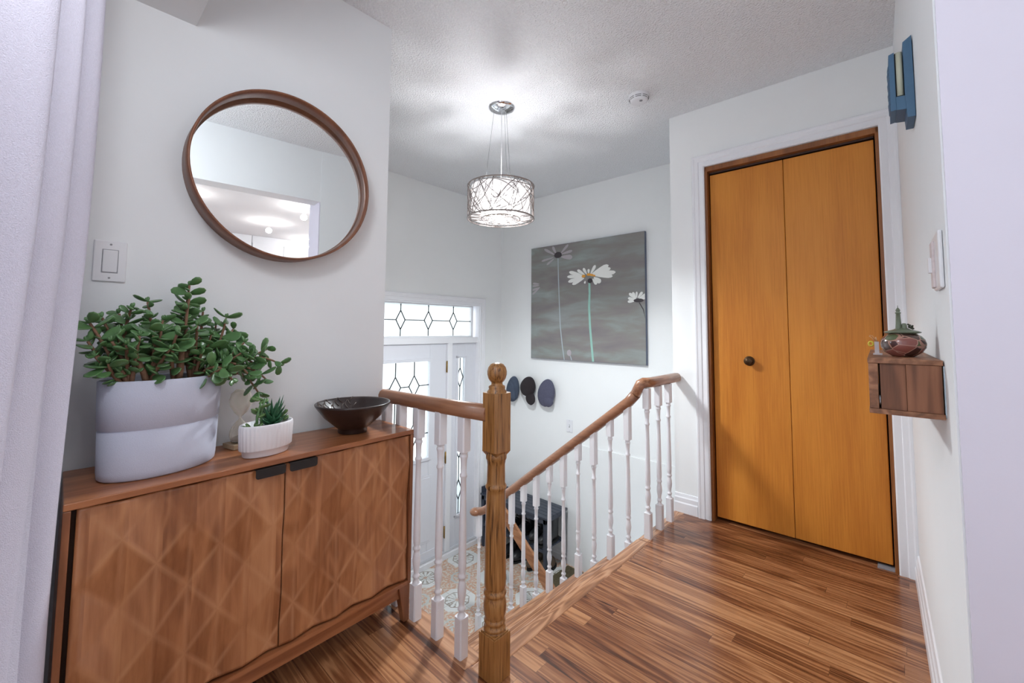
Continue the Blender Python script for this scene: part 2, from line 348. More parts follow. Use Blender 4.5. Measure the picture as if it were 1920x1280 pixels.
# front door wall around openings
def wallpiece(mb,pt,u0,u1,z0,z1,th=.14): slab(mb,pt,u0,u1,z0,z1,0,-th)
mb=MB(); wallpiece(mb,fpt,.8,3.45,1.335,H); wallpiece(mb,fpt,2.97,3.45,-D,1.335); wallpiece(mb,fpt,.8,1.24,-D,1.335)
struct(mb.build('wall_back',wallc),'white wall around the front door')
mb=MB(); slab(mb,ppt,.2,3.4,-2.3,H,0,-.12); slab(mb,ppt,1.0,2.35,-D-1.0,.03,.018,0)
struct(mb.build('wall_stair_side',wallc),'white wall carrying the flower painting')
# closet wall
YC=1.06; d1,d2=.852,.060
mb=MB(); slab(mb,cpt,d1,YC,-.25,H,0,-.10); slab(mb,cpt,Ry(2.63)-.05,d2,-.25,H,0,-.10); slab(mb,cpt,d2,d1,2.07,H,0,-.10)
mb.box(2.63,YC-.10,-2.3,3.4,YC-.002,H); mb.box(2.1,.9,-2.3,3.4,.999,-.25)
struct(mb.build('wall_closet',wallc),'white wall around the wooden bifold door')
mb=MB(); mb.box(3.25,-.2,-.1,3.29,.96,H); mb.box(2.745,-.24,-.1,3.29,-.12,H); mb.box(2.9,-.2,-.1,3.29,.96,-.004)
struct(mb.build('wall_closet_inside',darkw))
# right wall & its end
mb=MB(); mb.hexa([rpt(1.135,-.02),rpt(2.75,-.02),rpt(2.75,-.02,-.15),(1.135,-.30,-.02),rpt(1.135,H),rpt(2.75,H),rpt(2.75,H,-.15),(1.135,-.30,H)])
struct(mb.build('wall_right',wallm),'white wall holding the box shelf')
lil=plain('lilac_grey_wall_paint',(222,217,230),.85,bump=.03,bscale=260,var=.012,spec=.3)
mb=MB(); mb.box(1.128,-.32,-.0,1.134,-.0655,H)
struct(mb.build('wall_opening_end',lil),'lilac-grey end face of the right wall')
mb=MB(); mb.box(-.36,-.20,2.05,1.135,-.065,H)
struct(mb.build('wall_header',wallm))
# rear kitchen shell, seen only in the mirror
mb=MB(); mb.box(-.36,-4.3,0,.3,-4.2,H); mb.box(.3,-4.3,0,2.6,-4.2,H); mb.box(2.6,-4.3,0,3.9,-4.2,.4); mb.box(2.6,-4.3,2.25,3.9,-4.2,H); mb.box(3.7,-4.3,0,3.9,-4.2,H)
struct(mb.build('wall_kitchen',wallm))
mb=MB(); mb.box(3.8,-4.3,0,3.9,-.1,H); struct(mb.build('wall_kitchen_side',wallm))
mb=MB(); mb.box(-.46,-4.3,0,-.36,-1.9,H); mb.box(-.46,-.2,0,-.36,.15,H); mb.box(-.46,.85,0,-.36,1.8,H); mb.box(-.46,.15,0,-.36,.85,.84); mb.box(-.46,.15,2.16,-.36,.85,H); mb.box(-.46,-1.9,0,-.36,-.2,.7); mb.box(-.46,-1.9,2.2,-.36,-.2,H)
struct(mb.build('wall_window_side',wallm))
mb=MB()
for y0,y1 in ((-1.9,-1.85),(-1.08,-1.03),(-.25,-.2)): mb.box(-.42,y0,.7,-.38,y1,2.2)
for z0,z1 in ((.7,.75),(2.15,2.2)): mb.box(-.42,-1.9,z0,-.38,-.2,z1)
struct(mb.build('window_3',trimw))
# bulkhead over the left end of the mirror wall
mb=MB(); mb.hexa([(-.36,.9,2.07),(.258,.9,2.07),mpt(.253,2.07),mpt(-.36,2.07),(-.36,.9,H),(.258,.9,H),mpt(.253,H),mpt(-.36,H)])
struct(mb.build('trim_4',wallm),'boxed bulkhead under the ceiling at upper left')
# baseboards (profiled)
BP=[(0,0),(.016,0),(.016,.055),(.012,.062),(.012,.085),(.008,.092),(.005,.108),(0,.11)]
def bboard(name,pt,u0,u1,z0=0,lab=None):
    mb=MB(); mb.prism(BP,lambda a,b,d: pt(d,z0+b,a),u0,u1); return struct(mb.build(name,trimw),lab)
bboard('baseboard_closet',cpt,.925,YC)
bboard('baseboard_closet_right',cpt,Ry(2.62),-.013)
bboard('baseboard_right',rpt,1.135,2.62)
bboard('baseboard_foyer',ppt,2.0,3.2,-D)
bboard('baseboard_left',mpt,-.3,.94)
bboard('baseboard_back',fpt,3.06,3.28,-D)
# closet casing
CPf=[(0,0),(.0,.012),(.006,.016),(.030,.013),(.034,.018),(.052,.019),(.058,.022),(.066,.022),(.070,.017),(.070,0)]
mb=MB()
mb.prism(CPf,lambda a,b,d: cpt(d1+a,d+(a if d>1 else 0),b),0,2.072)
mb.prism(CPf,lambda a,b,d: cpt(d2-a,d+(a if d>1 else 0),b),0,2.072)
mb.prism(CPf,lambda a,b,d: cpt(d+(a if d>.5 else -a),2.072+a,b),d2,d1)
struct(mb.build('trim_5',trimw),'white moulded casing around the closet door')
mb=MB(); slab(mb,cpt,d1-.014,d1,0,2.07,.004,-.10); slab(mb,cpt,d2,d2+.014,0,2.07,.004,-.10); slab(mb,cpt,d2,d1,2.04,2.07,.004,-.10)
struct(mb.build('trim_6',jambm,bevel=.002),'stained wooden jamb inside the white casing')
# bifold door
dr=semp('door_2'); dr['label']='orange-brown wooden bifold closet door'
yl,yr_=d1-.020,d2+.020; ym=.456
mb=MB(); slab(mb,cpt,ym+.001,yl,.018,2.022,-.028,-.060); pl=mb.build('door_panel',slabm,dr,bevel=.003)
mb=MB(); slab(mb,cpt,yr_,ym-.001,.018,2.022,-.028,-.060); mb.build('door_panel',slabm,dr,bevel=.003)
kx,ky,kz=Cx(.642)+.028,.645,.918
km=Matrix.Translation((kx,ky,kz))@Matrix.Rotation(-PI/2,4,'Y')
knobm=plain('antique_brass',(78,58,40),.35,metal=.85,var=.3,vscale=200)
mb=MB(); mb.lathe([(0,0),(.026,0),(.027,.004),(.022,.006),(.018,.004),(.014,.006),(.013,.016),(.020,.022),(.022,.030),(.019,.036),(.014,.034),(.011,.038),(.006,.038),(0,.041)],mat=km,seg=28); mb.build('door_knob',knobm,pl)
mb=MB(); slab(mb,cpt,d2+.015,d2+.075,.001,.006,.0,-.05); mb.build('floor_pivot',greyp,dr)
mb=MB(); slab(mb,cpt,d2+.02,d1-.02,2.030,2.040,-.030,-.056); mb.build('top_track',darkw,dr)
# ================= ENTRY DOOR =================
# frame: white members
fr=semp('trim_7'); fr['label']='white frame around the entry door, transom and sidelight'
XD0,XD1=1.655,2.565; XS1=2.965; XO=1.25
mb=MB()
slab(mb,fpt,XO,XS1,.945,1.003,-.012,-.14)   # transom bar
slab(mb,fpt,XD1+.004,XD1+.060,-D,.947,-.012,-.14)
slab(mb,fpt,XD0-.060,XD0-.004,-D,.947,-.012,-.14)
slab(mb,fpt,XS1-.002,XS1+.012,-D,1.335,0,-.14); slab(mb,fpt,XO-.012,XO,-D,1.335,0,-.14)
slab(mb,fpt,XO,XS1,1.322,1.337,0,-.14)
slab(mb,fpt,XO,XS1,-D,-D+.045,.012,-.14)   # sill
slab(mb,fpt,XO,XS1,-D+.045,-D+.055,-.0,-.14)
mb.build('frame',trimw,fr,bevel=.003)
mb=MB()
mb.prism(CPf,lambda a,b,d: fpt(XS1+.004+a,d+(a if d>1 else 0),b),-D,1.333)
mb.prism(CPf,lambda a,b,d: fpt(XO-.004-a,d+(a if d>1 else 0),b),-D,1.333)
mb.prism(CPf,lambda a,b,d: fpt(d+(a if d>2 else -a),1.333+a,b),XO-.004,XS1+.004)
mb.build('casing',trimw,fr)
mb=MB(); slab(mb,fpt,XD0,XS1,-D+.055,-D+.062,.0,-.03); mb.build('threshold',plastwt,fr)
def came(mb,pt,a,b,d,r=.0052): mb.tube([pt(a[0],a[1],d),pt(b[0],b[1],d)],r,6)
def diamond(mb,pt,u,z,w,h,d):
    P=[(u-w,z),(u,z+h),(u+w,z),(u,z-h)]
    for i in range(4): came(mb,pt,P[i],P[(i+1)%4],d)
# transom window
w1=semp('window_1'); w1['label']='leaded transom window with three diamonds above the entry door'
dg=-.062
mb=MB(); slab(mb,fpt,XO,2.905,1.003,1.322,dg-.003,dg-.009); mb.build('glass',glassm,w1)
mb=MB()
for a,b,c,e in ((XO,2.925,1.003,1.018),(XO,2.925,1.308,1.322),(2.897,2.925,1.003,1.322)): slab(mb,fpt,a,b,c,e,dg+.012,dg-.02)
mb.build('window_frame',trimw,w1,bevel=.002)
mb=MB(); zc=1.163
us=[1.46,1.763,2.060,2.363,2.667]
for u in us: diamond(mb,fpt,u,zc,.047,.085,dg); came(mb,fpt,(u,zc+.085),(u,1.31),dg); came(mb,fpt,(u,zc-.085),(u,1.016),dg)
ed=[XO]+us+[2.90]
for a,b in zip(ed,ed[1:]): came(mb,fpt,(a+(.047 if a!=XO else 0),zc),(b-(.047 if b!=2.90 else 0),zc),dg)
mb.build('leading',leadm,w1)
# sidelight window
w2=semp('window_2'); w2['label']='narrow leaded sidelight right of the entry door'
mb=MB(); slab(mb,fpt,2.715,2.815,-.73,.80,dg-.003,dg-.009); mb.build('glass',glassm,w2)
mb=MB(); slab(mb,fpt,2.625,2.715,-D+.05,.945,-.045,-.085); slab(mb,fpt,2.815,2.965,-D+.05,.945,-.045,-.085)
slab(mb,fpt,2.715,2.815,.80,.945,-.045,-.085); slab(mb,fpt,2.715,2.815,-D+.05,-.73,-.045,-.085)
for a,b,c,e in ((2.70,2.725,-.745,.815),(2.805,2.830,-.745,.815),(2.70,2.83,.795,.82),(2.70,2.83,-.75,-.725)): slab(mb,fpt,a,b,c,e,-.034,-.05)
mb.build('window_frame',doorw,w2,bevel=.003)
mb=MB(); uc=2.765
for z in (.60,-.10,-.5): diamond(mb,fpt,uc,z,.040,.095,dg)
for a,b in ((.80,.695),(.505,-.005),(-.195,-.405),(-.595,-.73)): came(mb,fpt,(uc,a),(uc,b),dg)
mb.build('leading',leadm,w2)
# door leaf
dl=semp('door_1'); dl['label']='white entry door with leaded glass and brass hinges'
gx0,gx1,gz0,gz1=1.845,2.372,-.10,.79; ld=-.035
mb=MB()
slab(mb,fpt,XD0,gx0,-D+.06,.942,ld,ld-.045); slab(mb,fpt,gx1,XD1,-D+.06,.942,ld,ld-.045)
slab(mb,fpt,gx0,gx1,gz1,.942,ld,ld-.045); slab(mb,fpt,gx0,gx1,-D+.06,gz0,ld,ld-.045)
mb.build('door_leaf',doorw,dl,bevel=.003)
mb=MB()
for a,b,c,e in ((gx0-.022,gx0+.006,gz0-.022,gz1+.022),(gx1-.006,gx1+.022,gz0-.022,gz1+.022),(gx0,gx1,gz1-.006,gz1+.022),(gx0,gx1,gz0-.022,gz0+.006)): slab(mb,fpt,a,b,c,e,ld+.012,ld-.01)
# raised lower panels
for a,b in ((1.80,2.085),(2.125,2.41)):
    for q,dp in ((0,.004),(.02,.009)):
        slab(mb,fpt,a+q,b-q,-.86+q,-.26-q,ld+dp,ld)
mb.build('door_moulding',doorw,dl,bevel=.004)
mb=MB(); slab(mb,fpt,gx0,gx1,gz0,gz1,ld-.012,ld-.018); mb.build('glass',glassm,dl)
mb=MB(); 
V=[2.01,2.205]; dz=[.565,.125]
for u in V:
    for z in dz: diamond(mb,fpt,u,z,.055,.095,ld-.008)
    for a,b in ((gz1,.66),(.47,.22),(.03,gz0)): came(mb,fpt,(u,a),(u,b),ld-.008)
for z in dz:
    for a,b in ((gx0,V[0]-.055),(V[0]+.055,V[1]-.055),(V[1]+.055,gx1)): came(mb,fpt,(a,z),(b,z),ld-.008)
mb.build('leading',leadm,dl)
for z in (.72,-.14,-.83):
    mb=MB(); mb.tube([fpt(XD1+.002,z-.055,-.022),fpt(XD1+.002,z+.055,-.022)],.007,8); slab(mb,fpt,XD1-.004,XD1+.008,z-.05,z+.05,-.022,-.03); mb.build('hinge',brass,dl)
mb=MB(); slab(mb,fpt,XD0+.01,XD1-.02,-D+.062,-D+.13,ld+.006,ld); mb.build('door_sweep',doorw,dl)
TIPS=[(0.254, 1.55, 1.209), (0.125, 1.5, 1.135), (0.163, 1.56, 1.155), (0.07, 1.5, 1.108), (0.047, 1.45, 1.093), (0.104, 1.54, 1.12), (0.046, 1.46, 1.049), (0.06, 1.45, 1.012), (0.083, 1.42, 0.995), (0.112, 1.4, 1.041), (0.21, 1.41, 1.066), (0.195, 1.4, 1.027), (0.346, 1.53, 1.114), (0.373, 1.56, 1.08), (0.39, 1.5, 1.039), (0.468, 1.55, 1.013), (0.5, 1.52, 0.966), (0.457, 1.5, 0.919), (0.345, 1.43, 0.934), (0.319, 1.42, 0.97), (0.434, 1.5, 0.882), (0.191, 1.5, 1.104), (0.158, 1.45, 1.11), (0.239, 1.55, 1.132), (0.296, 1.58, 1.133), (0.137, 1.42, 1.062), (0.304, 1.5, 1.064), (0.181, 1.44, 1.074), (0.375, 1.47, 1.008), (0.247, 1.5, 1.166), (0.1, 1.47, 1.075), (0.262, 1.46, 1.09), (0.329, 1.57, 1.091), (0.355, 1.52, 1.026), (0.425, 1.53, 0.973), (0.246, 1.5, 1.044), (0.086, 1.42, 1.049), (0.177, 1.5, 1.031), (0.275, 1.45, 1.023), (0.393, 1.46, 0.946)]
BIG=[(2.17, 1.588, 2.315, 1.632, 0.0351), (2.17, 1.582, 2.337, 1.589, 0.0324), (2.17, 1.572, 2.326, 1.541, 0.0351), (2.155, 1.562, 2.281, 1.515, 0.0351), (2.148, 1.593, 2.225, 1.643, 0.0297), (2.126, 1.597, 2.162, 1.654, 0.027), (2.105, 1.602, 2.105, 1.641, 0.0243), (2.084, 1.594, 2.035, 1.669, 0.0297), (2.07, 1.592, 1.906, 1.656, 0.0459), (2.056, 1.588, 1.886, 1.628, 0.0405), (2.042, 1.582, 1.839, 1.591, 0.0405), (2.042, 1.577, 1.867, 1.558, 0.0351), (2.049, 1.56, 1.981, 1.513, 0.0459), (2.063, 1.549, 2.022, 1.498, 0.0324), (2.141, 1.536, 2.148, 1.512, 0.0189)]
TLF=[(2.492, 1.819, 2.616, 1.887, 0.027), (2.475, 1.83, 2.516, 1.901, 0.0297), (2.419, 1.824, 2.333, 1.897, 0.027), (2.412, 1.816, 2.288, 1.834, 0.027), (2.412, 1.79, 2.288, 1.772, 0.0459), (2.508, 1.794, 2.65, 1.772, 0.0216), (2.5, 1.78, 2.587, 1.729, 0.0216)]
LFF=[(2.683, 1.542, 2.765, 1.554, 0.0216), (2.683, 1.528, 2.768, 1.527, 0.0189), (2.674, 1.508, 2.768, 1.486, 0.0216), (2.683, 1.501, 2.768, 1.445, 0.0216)]
RTF=[(1.645, 1.348, 1.705, 1.397, 0.027), (1.645, 1.354, 1.674, 1.404, 0.0243), (1.639, 1.357, 1.638, 1.407, 0.0189), (1.627, 1.357, 1.588, 1.402, 0.0243), (1.621, 1.35, 1.553, 1.383, 0.0243), (1.621, 1.342, 1.549, 1.355, 0.0216), (1.651, 1.343, 1.715, 1.357, 0.0243), (1.651, 1.332, 1.718, 1.327, 0.0243)]
STEMS=[[(2.451, 1.788), (2.446, 1.591), (2.435, 1.331), (2.424, 1.113), (2.399, 0.922), (2.378, 0.797)], [(2.098, 1.521), (2.096, 1.417), (2.102, 1.295), (2.093, 1.113), (2.076, 0.933), (2.063, 0.8)], [(1.616, 1.316), (1.581, 1.257), (1.537, 1.185)], [(2.317, 0.862), (2.294, 0.799)]]
DOTS=[(2.158, 1.581), (2.101, 1.591), (2.07, 1.584), (2.045, 1.577), (2.451, 1.811), (2.091, 1.533), (1.621, 1.334), (2.32, 0.868)]
# ================= STAIRS & RAILINGS =================
st=thing('staircase','oak staircase going down to the tiled entry','stairs',(0,0,0))
for n in range(1,6):
    z=-.178*n; y0=1.065+.215*(n-1); y1=1.06+.215*n
    box('tread',nosem,.976,y0-.02,z-.030,2.17,y1,z,st,bevel=.006)
for n in range(1,7):
    box('riser',trimw,.976,1.035+.215*(n-1),-.178*n,2.14,1.052+.215*(n-1),-.178*(n-1)-.031,st)
mb=MB()
poly=[(1.0,-.036)]
for n in range(1,6): poly+= [(1.04+.215*(n-1),-.178*(n-1)-.032),(1.04+.215*(n-1),-.178*n-.031)]
poly+=[(1.04+.215*5,-.178*5-.032),(1.04+.215*5,-D),(1.0,-D)]
mb.prism(poly,lambda a,b,d:(d,a,b),2.115,2.145); mb.build('stringer',trimw,st)
def baluster(name,x,y,z0,z1,parent):
    L=.665
    mb=MB(); s=.0178; c=.004
    def blk(a,b,ca=True):
        P=[(s,s-c),(s-c,s),(-s+c,s),(-s,s-c),(-s,-s+c),(-s+c,-s),(s-c,-s),(s,-s+c)]
        mb.prism([(x+p,y+q) for p,q in P],lambda u,v,d:(u,v,d),a,b)
    blk(z0,z0+.128)
    pr=[(.0155,.126),(.0125,.134),(.0098,.140),(.0098,.146),(.0135,.150),(.0135,.156),(.0100,.160),(.0090,.166),(.0105,.178),(.0135,.194),(.0148,.208),(.0138,.224),(.0108,.240),(.0098,.246),(.0140,.251),(.0145,.257),(.0120,.262),(.0112,.268),(.0128,.274),(.0136,.290),(.0125,.40),(.0105,.52),(.0095,.578),(.0130,.583),(.0135,.589),(.0100,.595),(.0105,.62),(.0115,.642),(.0145,.648),(.0145,.654),(.0115,.658),(.0155,.668)]
    mb.lathe([(r,z) for r,z in pr],(x,y,z0),14)
    blk(z0+.667,z1)
    return mb.build(name,balw,parent)
RP=[(-.027,-.008),(-.022,-.022),(-.010,-.026),(.010,-.026),(.022,-.022),(.027,-.008),(.027,.006),(.021,.019),(.010,.026),(-.010,.026),(-.021,.019),(-.027,.006)]
def rail(name,mat,path,parent,w=1.0,h=1.0):
    """sweep rail profile: path of (x,y,z), keeps profile upright"""
    mb=MB(); P=[Vector(p) for p in path]; rings=[]
    for i,p in enumerate(P):
        t=(P[min(i+1,len(P)-1)]-P[max(i-1,0)]); t.normalize()
        sd=Vector((t.y,-t.x,0)); sd=sd.normalized() if sd.length>1e-4 else Vector((1,0,0)); up=sd.cross(t)
        if up.z<0: up=-up
        rings.append([mb.bm.verts.new(p+sd*a*w+up*b*h) for a,b in RP])
    for A,B in zip(rings,rings[1:]):
        for k in range(len(RP)): mb._f([A[k],A[(k+1)%len(RP)],B[(k+1)%len(RP)],B[k]],True)
    mb._f(rings[0][::-1]); mb._f(rings[-1])
    return mb.build(name,mat,parent)
# left guard railing with big oak newel
GX=.967
gr=thing('guard_railing','white balusters and level oak handrail ending at the big round-topped newel post','railing',(GX,.985,0))
def inv(o,parent): # children built in world coords
    o.location=(-parent.location.x,-parent.location.y,-parent.location.z); return o
inv(rail('handrail',railm,[(GX,1.0,.812),(GX,1.3,.803),(GX,1.66,.797),(GX,1.745,.795)],gr),gr)
for y in (1.12,1.25,1.385,1.51,1.62): inv(baluster('baluster',.962,y,0.0015,.785,gr),gr)
NX,NY=.984,.985
mb=MB(); s=.0355
mb.box(NX-s,NY-s,.001,NX+s,NY+s,.135)
def octb(a,b,r,ch):
    P=[(r,r-ch),(r-ch,r),(-r+ch,r),(-r,r-ch),(-r,-r+ch),(-r+ch,-r),(r-ch,-r),(r,-r+ch)]
    mb.prism([(NX+p,NY+q) for p,q in P],lambda u,v,d:(u,v,d),a,b)
octb(.135,.140,s-.003,.004)
mb.lathe([(.034,.138),(.030,.142),(.0345,.146),(.0355,.152),(.031,.158),(.0300,.162),(.034,.168),(.034,.173),(.030,.178),(.0335,.188),(.0365,.206),(.0365,.222),(.0335,.238),(.031,.245),(.036,.251),(.0365,.257),(.033,.262),(.031,.267),(.0345,.275),(.0345,.30),(.0335,.45),(.031,.56),(.0305,.572),(.0345,.578),(.0345,.585),(.031,.590),(.030,.596),(.0290,.65),(.031,.664),(.034,.670),(.034,.680),(.030,.690)],(NX,NY,0),32)
octb(.694,.880,s+.001,.009)
mb.hexa([(NX-.022,NY-.022,.676),(NX+.022,NY-.022,.676),(NX+.022,NY+.022,.676),(NX-.022,NY+.022,.676),(NX-s+.002,NY-s+.002,.694),(NX+s-.002,NY-s+.002,.694),(NX+s-.002,NY+s-.002,.694),(NX-s+.002,NY+s-.002,.694)])
nw=inv(mb.build('newel_post',newelm,gr,bevel=.0015),gr)
mb=MB(); mb.lathe([(.033,.879),(.031,.886),(.0265,.890),(.0275,.896),(.0265,.901),(.019,.905),(.0185,.912),(.023,.916),(.029,.925),(.0325,.938),(.0325,.948),(.029,.961),(.021,.971),(.010,.976),(0,.977)],(NX,NY,0),32); mb.build('ball_finial',newelm,nw)
# stair railing at right
sr=thing('stair_railing','long oak handrail on white balusters stepping down the open side of the stairs','railing',(2.14,1.03,0))
RX=2.14
zr=lambda y: .749-.80*(y-1.085)-.026
path=[(2.585,1.035,.800),(2.4,1.033,.800),(2.24,1.032,.800),(2.185,1.033,.802),(2.160,1.040,.804),(2.146,1.055,.795),(2.142,1.066,.770),(2.140,1.080,.740)]
path+=[(RX,y,zr(y)) for y in (1.12,1.3,1.6,1.9,2.15,2.24)]+[(RX-.004,2.285,zr(2.27)),(RX-.012,2.315,zr(2.28)+.001)]
inv(rail('handrail',railx,path[:8],sr),sr); inv(rail('handrail',railm,path[7:],sr),sr)
mb=MB(); mb.ell((RX-.022,2.325,zr(2.28)-.002),(.045,.042,.027),None,18,10); inv(mb.build('volute',railm,sr),sr)
for x in (2.155,2.295,2.43): inv(baluster('baluster',x,1.024,.0015,.776,sr),sr)
for n in range(1,6):
    zt=-.178*n
    for y in (1.13+.215*(n-1),1.238+.215*(n-1)): inv(baluster('baluster',RX,y,zt+.001,zr(y)-.022+(.018 if y<1.2 else .004),sr),sr)
inv(baluster('baluster',RX-.01,2.30,-D+.001,zr(2.28)-.012,sr),sr)
# handrail board of the lower flight
mb=MB(); A=(2.62,-.035-.085); 
ya,za,yb,zb=2.62,-.178,1.66,-.975
X0,X1=2.505,2.528
mb.hexa([(X0,ya,za-.115),(X1,ya,za-.115),(X1,yb,zb-.115),(X0,yb,zb-.115),(X0,ya,za),(X1,ya,za),(X1,yb,zb),(X0,yb,zb)])
o=mb.build('stair_guard_board',plankm,None,bevel=.003); tag(o,'sloping light wood board beside the lower stairs, in front of the black bench','board')
# ================= PAINTING =================
pt=thing('flower_painting','large square grey-green canvas painted with white daisies on the stair wall','painting',(Px(2.175)-.018,2.175,1.358))
def paintm():
    m,nt,b=newmat('daisy_painting_ground'); L=nt.links
    tc=N_(nt,'ShaderNodeTexCoord'); mp=N_(nt,'ShaderNodeMapping'); mp.inputs['Scale'].default_value=(1,1.0,4.2); L.new(tc.outputs['Object'],mp.inputs[0])
    n=N_(nt,'ShaderNodeTexNoise',inp={'Scale':2.1,'Detail':6,'Distortion':.35}); L.new(mp.outputs[0],n.inputs['Vector'])
    n2=N_(nt,'ShaderNodeTexNoise',inp={'Scale':1.5,'Detail':3,'Distortion':.5}); mp2=N_(nt,'ShaderNodeMapping'); mp2.inputs['Location'].default_value=(5,3,1); mp2.inputs['Scale'].default_value=(1,1,2.2); L.new(tc.outputs['Object'],mp2.inputs[0]); L.new(mp2.outputs[0],n2.inputs['Vector'])
    cr=N_(nt,'ShaderNodeValToRGB'); el=cr.color_ramp.elements
    for _ in range(3): el.new(.5)
    for e,(p,c) in zip(el,((.28,(112,106,114)),(.42,(130,126,126)),(.50,(136,140,132)),(.58,(146,158,154)),(.72,(168,180,180)))): e.position=p; e.color=lin(c)
    L.new(n.outputs[0],cr.inputs[0])
    mx=N_(nt,'ShaderNodeMix',data_type='RGBA'); L.new(n2.outputs[0],mx.inputs[0]); L.new(cr.outputs[0],mx.inputs[6]); mx.inputs[7].default_value=lin((134,126,126))
    L.new(mx.outputs[2],b.inputs['Base Color']); b.inputs['Roughness'].default_value=.6
    return m
pm=[paintm(),plain('paint_white',(236,236,232),.6,var=.03),plain('paint_stem',(150,196,184),.6,var=.1,vscale=20),plain('paint_dark',(64,58,62),.6),plain('paint_orange',(226,158,60),.6),plain('paint_grey_petal',(176,168,174),.6,var=.1,vscale=30),plain('paint_edge',(92,100,120),.6),plain('paint_pale_stem',(172,182,188),.6)]
PO=pt.location
mb=MB()
def pl(u,z,d): p=ppt(u,z,d); return (p[0]-PO.x,p[1]-PO.y,p[2]-PO.z)
YL,YR,ZB,ZT=2.790,1.562,.797,1.914
mb.mi=6; mb.hexa([pl(YL,ZB,.004),pl(YR,ZB,.004),pl(YR,ZB,.032),pl(YL,ZB,.032),pl(YL,ZT,.004),pl(YR,ZT,.004),pl(YR,ZT,.032),pl(YL,ZT,.032)])
mb.mi=0; mb.hexa([pl(YL-.002,ZB+.002,.031),pl(YR+.002,ZB+.002,.031),pl(YR+.002,ZB+.002,.034),pl(YL-.002,ZB+.002,.034),pl(YL-.002,ZT-.002,.031),pl(YR+.002,ZT-.002,.031),pl(YR+.002,ZT-.002,.034),pl(YL-.002,ZT-.002,.034)])
def clampy(u): return max(YR+.004,min(YL-.004,u))
def petal(x0,z0,x1,z1,w,mi,d):
    a=Vector((x0,z0)); b=Vector((x1,z1)); t=b-a; n=Vector((-t.y,t.x)).normalized()
    P=[]
    prof=[(0,.25),(.25,.62),(.55,.9),(.8,1),(.95,.72),(1.03,.2)]
    for q,h in prof: P.append(a+t*q+n*h*w*.5)
    for q,h in prof[::-1]: P.append(a+t*q-n*h*w*.5)
    mb.mi=mi; mb.prism([(clampy(p.x),max(ZB+.004,min(ZT-.004,p.y))) for p in P],lambda u,v,dd: pl(u,v,dd),.0335,d)
def stroke(P,w,mi,d):
    for (a,b),(c,e) in zip(P,P[1:]):
        t=(Vector((c,e))-Vector((a,b))).normalized(); n=Vector((-t.y,t.x))*w*.5
        mb.mi=mi; mb.prism([(clampy(u),max(ZB+.003,v)) for u,v in ((a+n.x,b+n.y),(a-n.x,b-n.y),(c-n.x,e-n.y),(c+n.x,e+n.y))],lambda u,v,dd: pl(u,v,dd),.0335,d)
stroke(STEMS[0],.011,7,.0344); stroke(STEMS[1],.021,2,.0346); stroke(STEMS[2],.009,3,.0344); stroke(STEMS[3],.010,7,.0344)
for i,p in enumerate(TLF): petal(*p,5,.0348+.0001*i)
for i,p in enumerate(LFF): petal(*p,5,.0348+.0001*i)
for i,p in enumerate(RTF): petal(*p,1,.0348+.0001*i)
for i,p in enumerate(BIG): petal(*p,1,.0350+.0001*i)
def dot(c,ru,rz,mi,d):
    mb.mi=mi; mb.prism([(clampy(c[0]+ru*math.cos(a)),c[1]+rz*math.sin(a)) for a in [2*PI*k/12 for k in range(12)]],lambda u,v,dd: pl(u,v,dd),.0335,d)
dot(DOTS[0],.020,.014,4,.0372); dot(DOTS[1],.024,.012,4,.0374); dot(DOTS[2],.018,.010,4,.0375); dot(DOTS[3],.012,.008,4,.0376)
dot(DOTS[4],.045,.030,3,.0372); dot(DOTS[5],.024,.022,3,.0372); dot(DOTS[6],.045,.016,3,.0372); dot(DOTS[7],.026,.030,5,.0372)
o=mb.build('canvas',pm,pt)
# ================= PENDANT =================
pe=thing('pendant_light','drum pendant of tangled silver wire hanging from a chrome canopy, lit','lamp',(PEND[0],PEND[1],H))
mb=MB(); mb.lathe([(.083,0),(.083,-.004),(.070,-.014),(.040,-.024),(.015,-.028),(0,-.028)],seg=36); mb.build('canopy',chrome,pe)
SR=.200; zt,zb=-.497,-.694
for k in range(3):
    a=k*2*PI/3+.35
    mb=MB(); mb.tube([(.045*math.cos(a),.045*math.sin(a),-.012),(.098*math.cos(a),.098*math.sin(a),zt)],.0012,5); mb.build('cable',steel,pe)
mb=MB(); mb.tube([(0,0,-.02),(.006,.004,zt+.03)],.0022,6); mb.build('power_cord',plastw,pe)
wirem=plain('silver_wire',(150,140,136),.45,metal=.3)
mb=MB()
rim=[(SR*math.cos(a),SR*math.sin(a)) for a in [2*PI*k/48 for k in range(48)]]
for z in (zt,zb): mb.tube([(x,y,z) for x,y in rim],.0045,6,closed=True)
rnd=random.Random(3)
for k in range(120):
    a0=rnd.random()*2*PI; da=rnd.uniform(-1.3,1.3); v0,v1=(0,1) if rnd.random()<.62 else (rnd.random(),rnd.random()); bend=rnd.uniform(-.25,.25)
    mb.tube([(SR*math.cos(a0+da*t),SR*math.sin(a0+da*t),zb+(zt-zb)*max(0,min(1,v0+(v1-v0)*t+bend*math.sin(PI*t)))) for t in [i/9 for i in range(10)]],rnd.choice((.0014,.0018,.0024)),4)
for k in range(46):  # bottom web
    a=rnd.random()*2*PI; r1=.115; b=a+rnd.uniform(-.35,.35)
    mb.tube([(SR*math.cos(a),SR*math.sin(a),zb),(r1*math.cos(b),r1*math.sin(b),zb)],.0012,4)
mb.tube([(.115*math.cos(a),.115*math.sin(a),zb) for a in [2*PI*k/36 for k in range(36)]],.003,5,closed=True)
for k in range(34):
    a=rnd.random()*2*PI; b=a+rnd.uniform(.8,3.0)
    mb.tube([(.115*math.cos(a),.115*math.sin(a),zb),(.115*math.cos(b),.115*math.sin(b),zb)],.0011,4)
